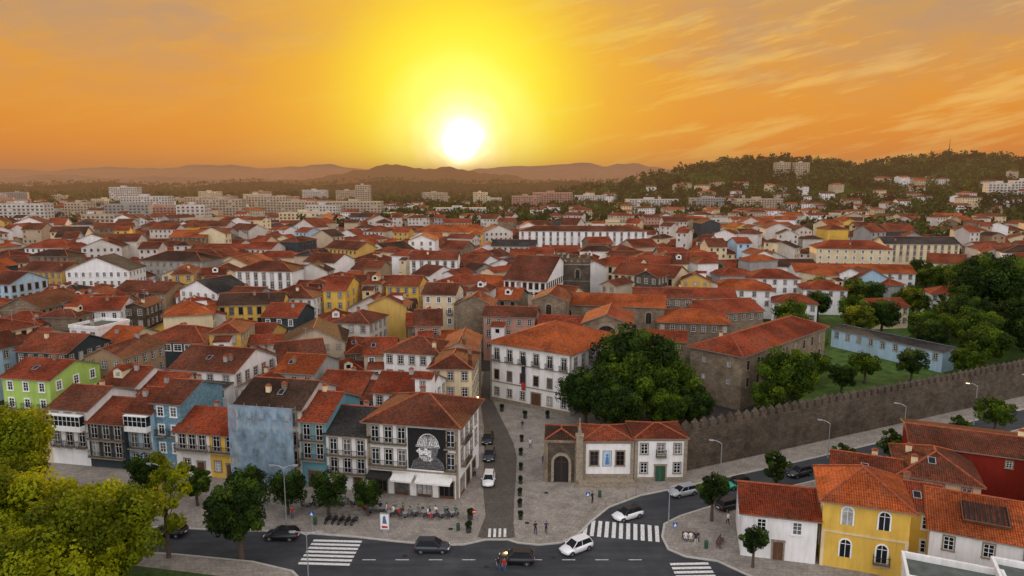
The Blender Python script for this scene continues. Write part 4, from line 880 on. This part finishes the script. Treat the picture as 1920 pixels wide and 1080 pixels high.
# ------------------------------------------------------------ people
def person_mesh(pose,top_c,bot_c,skin,shoe):
    V=[];E=[];Rr=[]
    def a(p,r,par=None):
        V.append(p);Rr.append(r)
        if par is not None:E.append((par,len(V)-1))
        return len(V)-1
    sit=pose=='sit'; dz=-.42 if sit else 0
    pel=a((0,0,.95+dz),.13); s1=a((0,0,1.12+dz),.115,pel); ch=a((0,0,1.32+dz),.14,s1); nk=a((0,0,1.48+dz),.055,ch); h0=a((0,-.005,1.56+dz),.075,nk); h1=a((0,-.015,1.65+dz),.092,h0); a((0,-.01,1.745+dz),.06,h1); a((0,-.115,1.635+dz),.014,h1)
    for s in (-1,1):
        st=.22*s if pose=='walk' else 0
        hp=a((s*.1,0,.88+dz),.095,pel)
        if sit: kn=a((s*.12,-.42,.5),.068,hp); an=a((s*.12,-.4,.1),.045,kn); a((s*.13,-.56,.05),.042,an)
        else: kn=a((s*.1,-.04-st*.5 if st>0 else -.06,.5),.068,hp); an=a((s*.1,.02-st,.1),.043,kn); a((s*.11,-.13-st,.05),.04,an)
        sh=a((s*.19,0,1.42+dz),.062,ch); el=a((s*.25,.03+st*.4,1.14+dz),.046,sh); wr=a((s*.25,-.06+st*.7 if not sit else -.22,.9+dz+(.1 if sit else 0)),.032,el)
        wx,wy,wz=V[wr]; pm=a((wx,wy-.02,wz-.08),.034,wr)
        for k,L in enumerate((.065,.075,.07,.055)):
            f=a((wx,wy-.045+k*.019,wz-.115),.009,pm); f2=a((wx-s*.008,wy-.05+k*.02,wz-.115-L*.5),.009,f); a((wx-s*.02,wy-.055+k*.02,wz-.115-L),.008,f2)
        t=a((wx,wy-.065,wz-.07),.01,pm); a((wx-s*.01,wy-.085,wz-.11),.009,t)
    me=bpy.data.meshes.new('p'); me.from_pydata(V,E,[]); ob=bpy.data.objects.new('p',me); COL.objects.link(ob)
    ob.modifiers.new('s','SKIN')
    for i,r in enumerate(Rr): me.skin_vertices[0].data[i].radius=(r,r)
    me.skin_vertices[0].data[0].use_root=True
    sb=ob.modifiers.new('u','SUBSURF'); sb.levels=1
    dg=bpy.context.evaluated_depsgraph_get(); nm=bpy.data.meshes.new_from_object(ob.evaluated_get(dg)); bpy.data.objects.remove(ob)
    nm.name='person'; nm.materials.clear()
    for m in (skin,top_c,bot_c,shoe): nm.materials.append(m)
    for p in nm.polygons:
        c=p.center; z=c.z-dz; mi=0
        if abs(c.x)>.215 and z<1.16 and not(sit and c.z<.6 and c.y<-.3 and abs(c.x)<.2): mi=0
        elif z<1.49 and z>.93: mi=1
        elif z<=.93: mi=2
        if c.z<.1 : mi=3
        p.material_index=mi; p.use_smooth=True
    return nm
SKIN=M_plain('skin',(.45,.27,.18),.6,var=.05); HAIR=M_plain('dark_hair',(.03,.02,.015),.7)
CL={k:M_plain('cloth_'+k,c,.85,var=.15) for k,c in dict(navy=(.02,.03,.08),white=(.7,.7,.68),black=(.02,.02,.02),red=(.4,.03,.03),denim=(.06,.1,.2),grey=(.2,.2,.2),green=(.05,.15,.08)).items()}
hm=MB()
for j in range(5):
    for i in range(10):
        f=lambda i,j:(.102*math.cos(i*.6283)*math.cos(j*.314),.11*math.sin(i*.6283)*math.cos(j*.314)+.012,.115*math.sin(j*.314))
        hm.face([f(i,j),f(i+1,j),f(i+1,j+1),f(i,j+1)])
HM=hm.mesh('hair',[HAIR],smooth=True)
PMs={}
def person(x,y,rz,pose,tc,bc,label,z=.124):
    k=(pose,tc,bc)
    if k not in PMs: PMs[k]=person_mesh(pose,CL[tc],CL[bc],SKIN,CL['black'])
    o=top('person',label,'person',(x,y,z),rad(rz),mesh=PMs[k]); part('hair',HM,o,(0,0,(1.66 if pose!='sit' else 1.24)),0)
person(3,83.1,10,'walk','black','navy',"person in dark clothes walking on the plaza"); person(4.4,83.2,-10,'walk','navy','black',"person in navy top walking on the plaza")
person(11.3,91.7,40,'stand','black','black',"person in black standing on the plaza"); person(-.9,74.6,0,'walk','red','denim',"person in red top crossing the road",z=.006); person(-1.6,74.9,10,'walk','black','denim',"person in black top crossing the road",z=.006)
person(3.1,112,20,'walk','white','denim',"person in white top walking up the plaza"); person(1.9,121,180,'walk','black','grey',"person in black walking up the plaza"); person(5,105,180,'stand','navy','denim',"person in navy standing near chapel")
person(-29.5,87.2,0,'stand','red','denim',"person in red standing on terrace pavement"); person(-5.7,100.5,180,'walk','grey','black',"person in grey walking along shop fronts")
person(28.5,85.5,200,'walk','white','black',"person in white shirt walking past trees")
bm_=MB()
for k in range(4): bm_.box(-1.1,1.1,-.22+k*.12,-.13+k*.12,.42,.46,0)
for k in range(3): bm_.box(-1.1,1.1,.26,.3,.56+k*.13,.66+k*.13,0)
for x in (-.95,.95): bm_.box(x-.03,x+.03,-.2,.24,.38,.42,1); bm_.box(x-.03,x+.03,-.2,-.15,0,.38,1); bm_.box(x-.03,x+.03,.2,.26,0,.95,1)
BEN=bm_.mesh('bench',[BWOOD,IRON])
top('bench',"wooden slatted bench on the paved corner",'bench',(22.6,81.6,.12),rad(-10),mesh=BEN); top('bench',"wooden slatted bench on the paved corner",'bench',(26,80.4,.12),rad(60),mesh=BEN)
for i,(tc,bc) in enumerate((('white','denim'),('white','grey'),('navy','white'))): person(21.95+i*.62,81.6-.1*i,-10,'sit',tc,bc,f"person in {tc} top sitting on the bench",z=.04)
# ------------------------------------------------------------ street furniture
def lamp(x,y,h,rz,lit=False,arms=1,z=.12):
    e=top('street_lamp',("lit" if lit else "unlit")+" slender metal street lamp on the pavement",'street lamp',(x,y,z),rad(rz),group="street lamps")
    mb=MB(); mb.tube((0,0,0),(0,0,.5),.13,.11,8); mb.tube((0,0,.5),(0,0,h),.08,.05,8); part('pole',mb.mesh('pole',[METAL]),e)
    for s in ([1] if arms==1 else [1,-1]):
        mb=MB(); mb.tube((0,0,h-.1),(s*.7,0,h+.25),.04,.035,6); mb.tube((s*.7,0,h+.25),(s*1.3,0,h+.3),.035,.03,6); part('arm',mb.mesh('arm',[METAL]),e)
        mb=MB(); mb.prism([(s*1.15,-.13),(s*1.9,-.08),(s*1.9,.08),(s*1.15,.13)][::s],h+.25,h+.37,0); mb.box(min(s*1.25,s*1.8),max(s*1.25,s*1.8),-.08,.08,h+.19,h+.249,1); part('lamp_head',mb.mesh('lamp_head',[METAL,WARM if lit else LENS]),e)
for a in ((-29.6,85,8.2,0,False,2),(-22.6,71,6.5,0,False,2),(31.5,99,6,160),(51.7,107.7,6,150),(68,114.8,6.5,150),(86,123.5,7.5,150,True),(20.3,84,6,0),(102,131,7,150),(-46,86,8,0,False,2),(-62,81,7,30)): lamp(*a)
def wall_lantern(x,y,z,lab="lit lantern bracketed on the street facade"):
    mb=MB(); mb.box(-.05,.5,-.03,.03,.35,.4,0); mb.prism([(.3,-.14),(.58,-.14),(.58,.14),(.3,.14)],0,.33,1); mb.face([(.26,-.18,.33),(.62,-.18,.33),(.44,0,.55)],0); mb.face([(.62,-.18,.33),(.62,.18,.33),(.44,0,.55)],0); mb.face([(.62,.18,.33),(.26,.18,.33),(.44,0,.55)],0)
    top('wall_lantern',lab,'lamp',(x,y,z),mesh=mb.mesh('wall_lantern',[IRON,WARM]),group="lit lanterns")
wall_lantern(-7.4,99,4.3); wall_lantern(-6.9,126,4.5)
pm=MB(); pm.tube((0,0,0),(0,0,.55),.28,.38,10,0,True); POT=pm.mesh('planter',[M_plain('planter_black',(.05,.05,.05),.7)]); SHR=leafmesh('foliage',[(0,0,.95),(.1,.05,1.15),(-.1,0,1.1)],[.42,.34,.34],220,.08,LF['dark'])
def pot(x,y,s=1):
    e=top('potted_shrub',"clipped round shrub in dark planter on plaza",'plant',(x,y,.12),R.uniform(0,6),group="potted shrubs lining the lane",sc=s); part('planter',POT,e); part('foliage',SHR,e)
for y in (87,90.5,94,98,103,109,115): pot(1.1+.02*(y-88)+R.uniform(-.1,.15),y,.9)
for x,y in ((-5.6,83.5),(-5.6,87),(6.8,127),(2.5,127),(-2,131)): pot(x,y,1.1)
tb=MB(); tb.tube((0,0,.7),(0,0,.73),.38,.38,12,0,True); tb.tube((0,0,.02),(0,0,.7),.03,.03,6,1); tb.tube((0,0,0),(0,0,.03),.24,.2,10,1,True); TB=tb.mesh('cafe_table',[METAL,IRON])
chr_=MB(); chr_.box(-.21,.21,-.21,.21,.43,.47,0); chr_.box(-.21,.21,.19,.23,.6,.9,0)
for sx in (-.19,.19):
    for sy in (-.19,.21): chr_.tube((sx,sy,0),(sx,sy,.43 if sy<0 else .9),.017,.017,5,1)
CHR=chr_.mesh('cafe_chair',[M_plain('chair_dark',(.05,.045,.04),.6),IRON]); CHR2=chr_.mesh('cafe_chair',[RED,IRON])
def cafeset(x,y,red=False,pp=None):
    top('cafe_table',"round metal cafe table on the terrace",'table',(x,y,.12),mesh=TB,group="cafe tables")
    a0=R.uniform(0,1.5)
    for k in range(3 if R.random()<.5 else 4):
        a=a0+k*1.6; top('cafe_chair',("red" if red else "dark")+" cafe chair beside a round table",'chair',(x+.72*math.cos(a),y+.72*math.sin(a),.12),a-math.pi/2,mesh=CHR2 if red else CHR,group="cafe chairs")
        if pp and k<pp:
            tc=R.choice(['black','white','navy','grey','green']); person(x+.78*math.cos(a),y+.78*math.sin(a),math.degrees(a-math.pi/2),'sit',tc,'denim',f"person in {tc} top sitting at cafe table",z=.12)
for i in range(11): cafeset(-20.5+i*1.25+R.uniform(-.2,.2),89.6-.18*(i)+R.uniform(-1.3,.6),red=i%4==0,pp=1 if i%2 else 2)
for i in range(5): cafeset(-28.5+i*1.6,91.2+R.uniform(-.8,.4),pp=1)
def adpanel(x,y,rz):
    e=top('advertising_panel',"free-standing backlit poster panel on the pavement",'sign',(x,y,.12),rad(rz)); mb=MB(); mb.box(-.65,.65,-.12,.12,.3,2.6,0); mb.box(-.3,.3,-.1,.1,0,.3,0); part('panel_case',mb.mesh('panel_case',[METAL]),e)
    mb=MB(); mb.box(-.56,.56,-.13,-.121,.45,2.5,0); mb.face([(-.4,-.136,.6),(.4,-.136,.6),(.4,-.136,.9),(-.4,-.136,.9)],1); mb.face([(-.3,-.136,1.2),(.3,-.136,1.2),(.1,-.136,2.3),(-.2,-.136,2.2)],2); part('poster',mb.mesh('poster',[WHITE,RED,M_plain('poster_blue',(.1,.15,.3),.5)]),e)
adpanel(-16.4,83.6,-8)
def sign(x,y,rz,lab,shape,z=.12):
    e=top('road_sign',lab,'sign',(x,y,z),rad(rz),group="road signs"); mb=MB(); mb.tube((0,0,0),(0,0,2.7),.035,.035,6); part('pole',mb.mesh('pole',[METAL]),e)
    mb=MB()
    if shape=='sq': mb.box(-.3,.3,-.06,-.04,2.1,2.7,0); mb.face([(-.22,-.064,2.18),(.22,-.064,2.18),(0,-.064,2.6)],1); m=[M_plain('sign_blue',(.02,.1,.4),.5),WHITE]
    else: mb.face([(.3*math.cos(k*.5236),-.05,2.4+.3*math.sin(k*.5236)) for k in range(12)],0); mb.box(-.2,.2,-.06,-.052,2.35,2.45,1); m=[RED,WHITE]
    part('plate',mb.mesh('plate',m),e)
sign(10.4,89.5,20,"blue square crossing sign on pole",'sq'); sign(20.4,81,10,"blue square crossing sign on pole",'sq'); sign(-4.9,84.4,0,"red round sign on pole at lane entrance",'c'); sign(-25.9,83.9,-5,"blue square crossing sign on pole",'sq')
bn=MB(); bn.tube((0,0,0),(0,0,.9),.22,.26,10,0,True); bn.tube((0,0,.9),(0,0,1.0),.28,.2,10,0,True); BN=bn.mesh('litter_bin',[M_plain('bin_green',(.03,.08,.05),.6)])
for x,y in ((-7,84),(12.6,93.6),(24,79.6),(-26,85.6)): top('litter_bin',"dark green litter bin on pavement",'bin',(x,y,.12),mesh=BN,group="litter bins")
def moto(x,y,rz):
    e=top('motorcycle',"parked dark motorcycle on the pavement",'motorcycle',(x,y,.124),rad(rz),group="parked motorcycles")
    mb=MB(); mb.tube((-.2,0,.5),(.35,0,.75),.16,.13,7,0,True); mb.tube((-.75,0,.72),(-.1,0,.75),.09,.14,6,1,True); mb.box(-.25,.2,-.12,.12,.25,.5,2); mb.tube((.65,0,.3),(.42,0,.95),.035,.035,5,2); mb.tube((.42,-.33,1.0),(.42,.33,1.0),.02,.02,5,2); mb.tube((-.65,0,.3),(-.1,0,.4),.04,.05,5,2); part('body',mb.mesh('body',[paint('black2',(.03,.02,.02)),RUB,IRON]),e)
    for wx in (-.65,.65): w=part('wheel',None,e,(wx,0,.31),sc=(.93,.6,.93)); part('tyre',TY,w); part('rim',RI,w)
for i in range(5): moto(-24.5+i*.9,86.3-.1*i,75+R.uniform(-8,8))
bo=MB(); bo.tube((0,0,0),(0,0,.8),.09,.08,8,0,True); bo.tube((0,0,.8),(0,0,.9),.11,.03,8,0,True); BO=bo.mesh('bollard',[STONE])
for i in range(10): top('bollard',"short granite bollard at the kerb",'bollard',(9.2+i*.62 if i<4 else 11.5+(i-4)*1.6,85.2+i*1.35 if i<4 else 89.6+(i-4)*1.15,.12),mesh=BO,group="granite bollards")
# ------------------------------------------------------------ sky, haze, sun
wd=bpy.data.worlds.new('World'); SC.world=wd; wd.use_nodes=True; nt=wd.node_tree; bg=nt.nodes['Background']
AZ=-4.05; EL=3.2
def sdir(az,el): return (math.sin(rad(az))*math.cos(rad(el)),math.cos(rad(az))*math.cos(rad(el)),math.sin(rad(el)))
tc=nd(nt,'ShaderNodeTexCoord'); nv=nd(nt,'ShaderNodeVectorMath',operation='NORMALIZE'); nt.links.new(tc.outputs['Generated'],nv.inputs[0]); D=nv.outputs[0]
def mth(op,a,b=None,c=None,clamp=False):
    m=nd(nt,'ShaderNodeMath',operation=op,use_clamp=clamp)
    for i,v in enumerate((a,b,c)):
        if v is None: continue
        if isinstance(v,(int,float)): m.inputs[i].default_value=v
        else: nt.links.new(v,m.inputs[i])
    return m.outputs[0]
def angle(v):
    d=nd(nt,'ShaderNodeVectorMath',operation='DOT_PRODUCT'); nt.links.new(D,d.inputs[0]); d.inputs[1].default_value=v
    return mth('MULTIPLY',mth('ARCCOSINE',mth('MINIMUM',d.outputs['Value'],.999999)),57.2958)
sx=nd(nt,'ShaderNodeSeparateXYZ'); nt.links.new(D,sx.inputs[0]); X,Y,Z=sx.outputs
elev=mth('MULTIPLY',mth('ARCSINE',Z),57.2958); azi=mth('MULTIPLY',mth('ARCTAN2',X,Y),57.2958)
base=ramp(nt,mth('DIVIDE',elev,90,clamp=True),[(0,(.66,.17,.015)),(.025,(.83,.25,.012)),(.06,(.82,.31,.024)),(.1,(.72,.33,.06)),(.135,(.58,.32,.115)),(.16,(.5,.32,.16)),(.28,(.36,.31,.28)),(.55,(.32,.35,.43)),(1,(.28,.34,.48))])
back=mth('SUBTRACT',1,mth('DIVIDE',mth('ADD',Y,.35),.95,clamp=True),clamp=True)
base=mix(nt,back,base,(1.74,1.72,1.8))  # unseen sky behind the camera, brightened to light the facades
gA=angle(sdir(AZ,5.6))
gc=ramp(nt,mth('DIVIDE',gA,40,clamp=True),[(0,(1.35,1.25,.16)),(.08,(1.2,1.05,.07)),(.15,(1.04,.9,.025)),(.21,(1.0,.7,.016)),(.29,(.95,.51,.014)),(.45,(.87,.36,.018))])
ga=ramp(nt,mth('DIVIDE',gA,40,clamp=True),[(0,(1,1,1)),(.2,(.97,.97,.97)),(.31,(.74,.74,.74)),(.5,(.34,.34,.34)),(.85,(0,0,0))])
sky=mix(nt,ga,base,gc)
cb=nd(nt,'ShaderNodeCombineXYZ'); el2=mth('SUBTRACT',elev,mth('MULTIPLY',azi,.2)); nt.links.new(mth('MULTIPLY',azi,.055),cb.inputs[0]); nt.links.new(mth('MULTIPLY',el2,.4),cb.inputs[1])
cn=noise(nt,cb.outputs[0],1.5,8,.64)
cb2=nd(nt,'ShaderNodeCombineXYZ'); nt.links.new(mth('MULTIPLY',azi,.12),cb2.inputs[0]); nt.links.new(mth('MULTIPLY',elev,.34),cb2.inputs[1]); cb2.inputs[2].default_value=4.2
cn2=noise(nt,cb2.outputs[0],1.3,8,.6)
msk=mth('MULTIPLY_ADD',azi,1/26,.1,clamp=True); lightc=mix(nt,mth('DIVIDE',gA,26,clamp=True),(1,.95,.12),(.96,.58,.15))
cf=mth('MULTIPLY',ramp(nt,cn,[(.5,(0,0,0)),(.6,(.65,.65,.65)),(.72,(1,1,1))]),mth('MULTIPLY_ADD',msk,.9,.1)); sky=mix(nt,mth('MULTIPLY',cf,.8),sky,lightc)
cf2=mth('MULTIPLY',ramp(nt,cn2,[(.44,(0,0,0)),(.62,(1,1,1))]),mth('DIVIDE',mth('SUBTRACT',elev,4),8,clamp=True)); cf2=mth('MULTIPLY',cf2,mth('DIVIDE',mth('SUBTRACT',gA,9),12,clamp=True)); sky=mix(nt,mth('MULTIPLY',cf2,.55),sky,(.44,.29,.2))
sA=angle(sdir(AZ,EL))
wob=noise(nt,D,28,2); sA=mth('MULTIPLY_ADD',mth('SUBTRACT',wob,.5),1.3,sA)
core=ramp(nt,mth('DIVIDE',sA,12,clamp=True),[(0,(5,5,5)),(.11,(2.5,2.5,2.1)),(.16,(.9,.9,.85)),(.21,(.4,.4,.5)),(.28,(.2,.2,.25)),(.38,(.08,.1,.1)),(.65,(0,0,0))],'EASE')
ad=nd(nt,'ShaderNodeMix',data_type='RGBA',blend_type='ADD'); ad.inputs[0].default_value=1; nt.links.new(sky,ad.inputs[6]); nt.links.new(core,ad.inputs[7])
st=nd(nt,'ShaderNodeTexSky',sky_type='NISHITA'); st.sun_disc=False; st.sun_elevation=rad(EL+1); st.sun_rotation=rad(AZ)
ad2=nd(nt,'ShaderNodeMix',data_type='RGBA',blend_type='ADD'); ad2.inputs[0].default_value=.004; nt.links.new(ad.outputs[2],ad2.inputs[6]); nt.links.new(st.outputs[0],ad2.inputs[7])
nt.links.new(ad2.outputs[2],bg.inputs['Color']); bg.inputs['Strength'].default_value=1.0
sl=bpy.data.lights.new('sun','SUN'); sl.energy=5; sl.angle=rad(.6); sl.color=(1,.56,.2); so=bpy.data.objects.new('sun',sl); COL.objects.link(so)
so.rotation_euler=(-Vector(sdir(AZ,7.5))).to_track_quat('-Z','Y').to_euler()
hz,nt,b=newmat('haze_air'); nt.nodes.remove(b); ab=nd(nt,'ShaderNodeVolumeAbsorption'); em=nd(nt,'ShaderNodeEmission'); ad=nd(nt,'ShaderNodeAddShader')
DEN=.00019; ab.inputs['Color'].default_value=(0,0,0,1); ab.inputs['Density'].default_value=DEN; em.inputs['Color'].default_value=(.42,.2,.09,1); em.inputs['Strength'].default_value=DEN  # haze glow is emission, standing in for sunlight scattered by the air
nt.links.new(ab.outputs[0],ad.inputs[0]); nt.links.new(em.outputs[0],ad.inputs[1]); nt.links.new(ad.outputs[0],nt.nodes['Material Output'].inputs['Volume'])
mb=MB(); mb.box(-9000,9000,260,11500,-5,190); top('haze',None,None,mesh=mb.mesh('haze',[hz]),kind='structure')
# ------------------------------------------------------------ camera
cd=bpy.data.cameras.new('camera'); cd.sensor_width=36; cd.lens=24.32; cd.clip_end=30000; cd.clip_start=.5
co=bpy.data.objects.new('camera',cd); COL.objects.link(co); co.location=(0,0,45); co.rotation_euler=(rad(90-8.8),0,0); SC.camera=co
SC.view_settings.view_transform='Standard'; SC.view_settings.look='None'; SC.view_settings.exposure=0
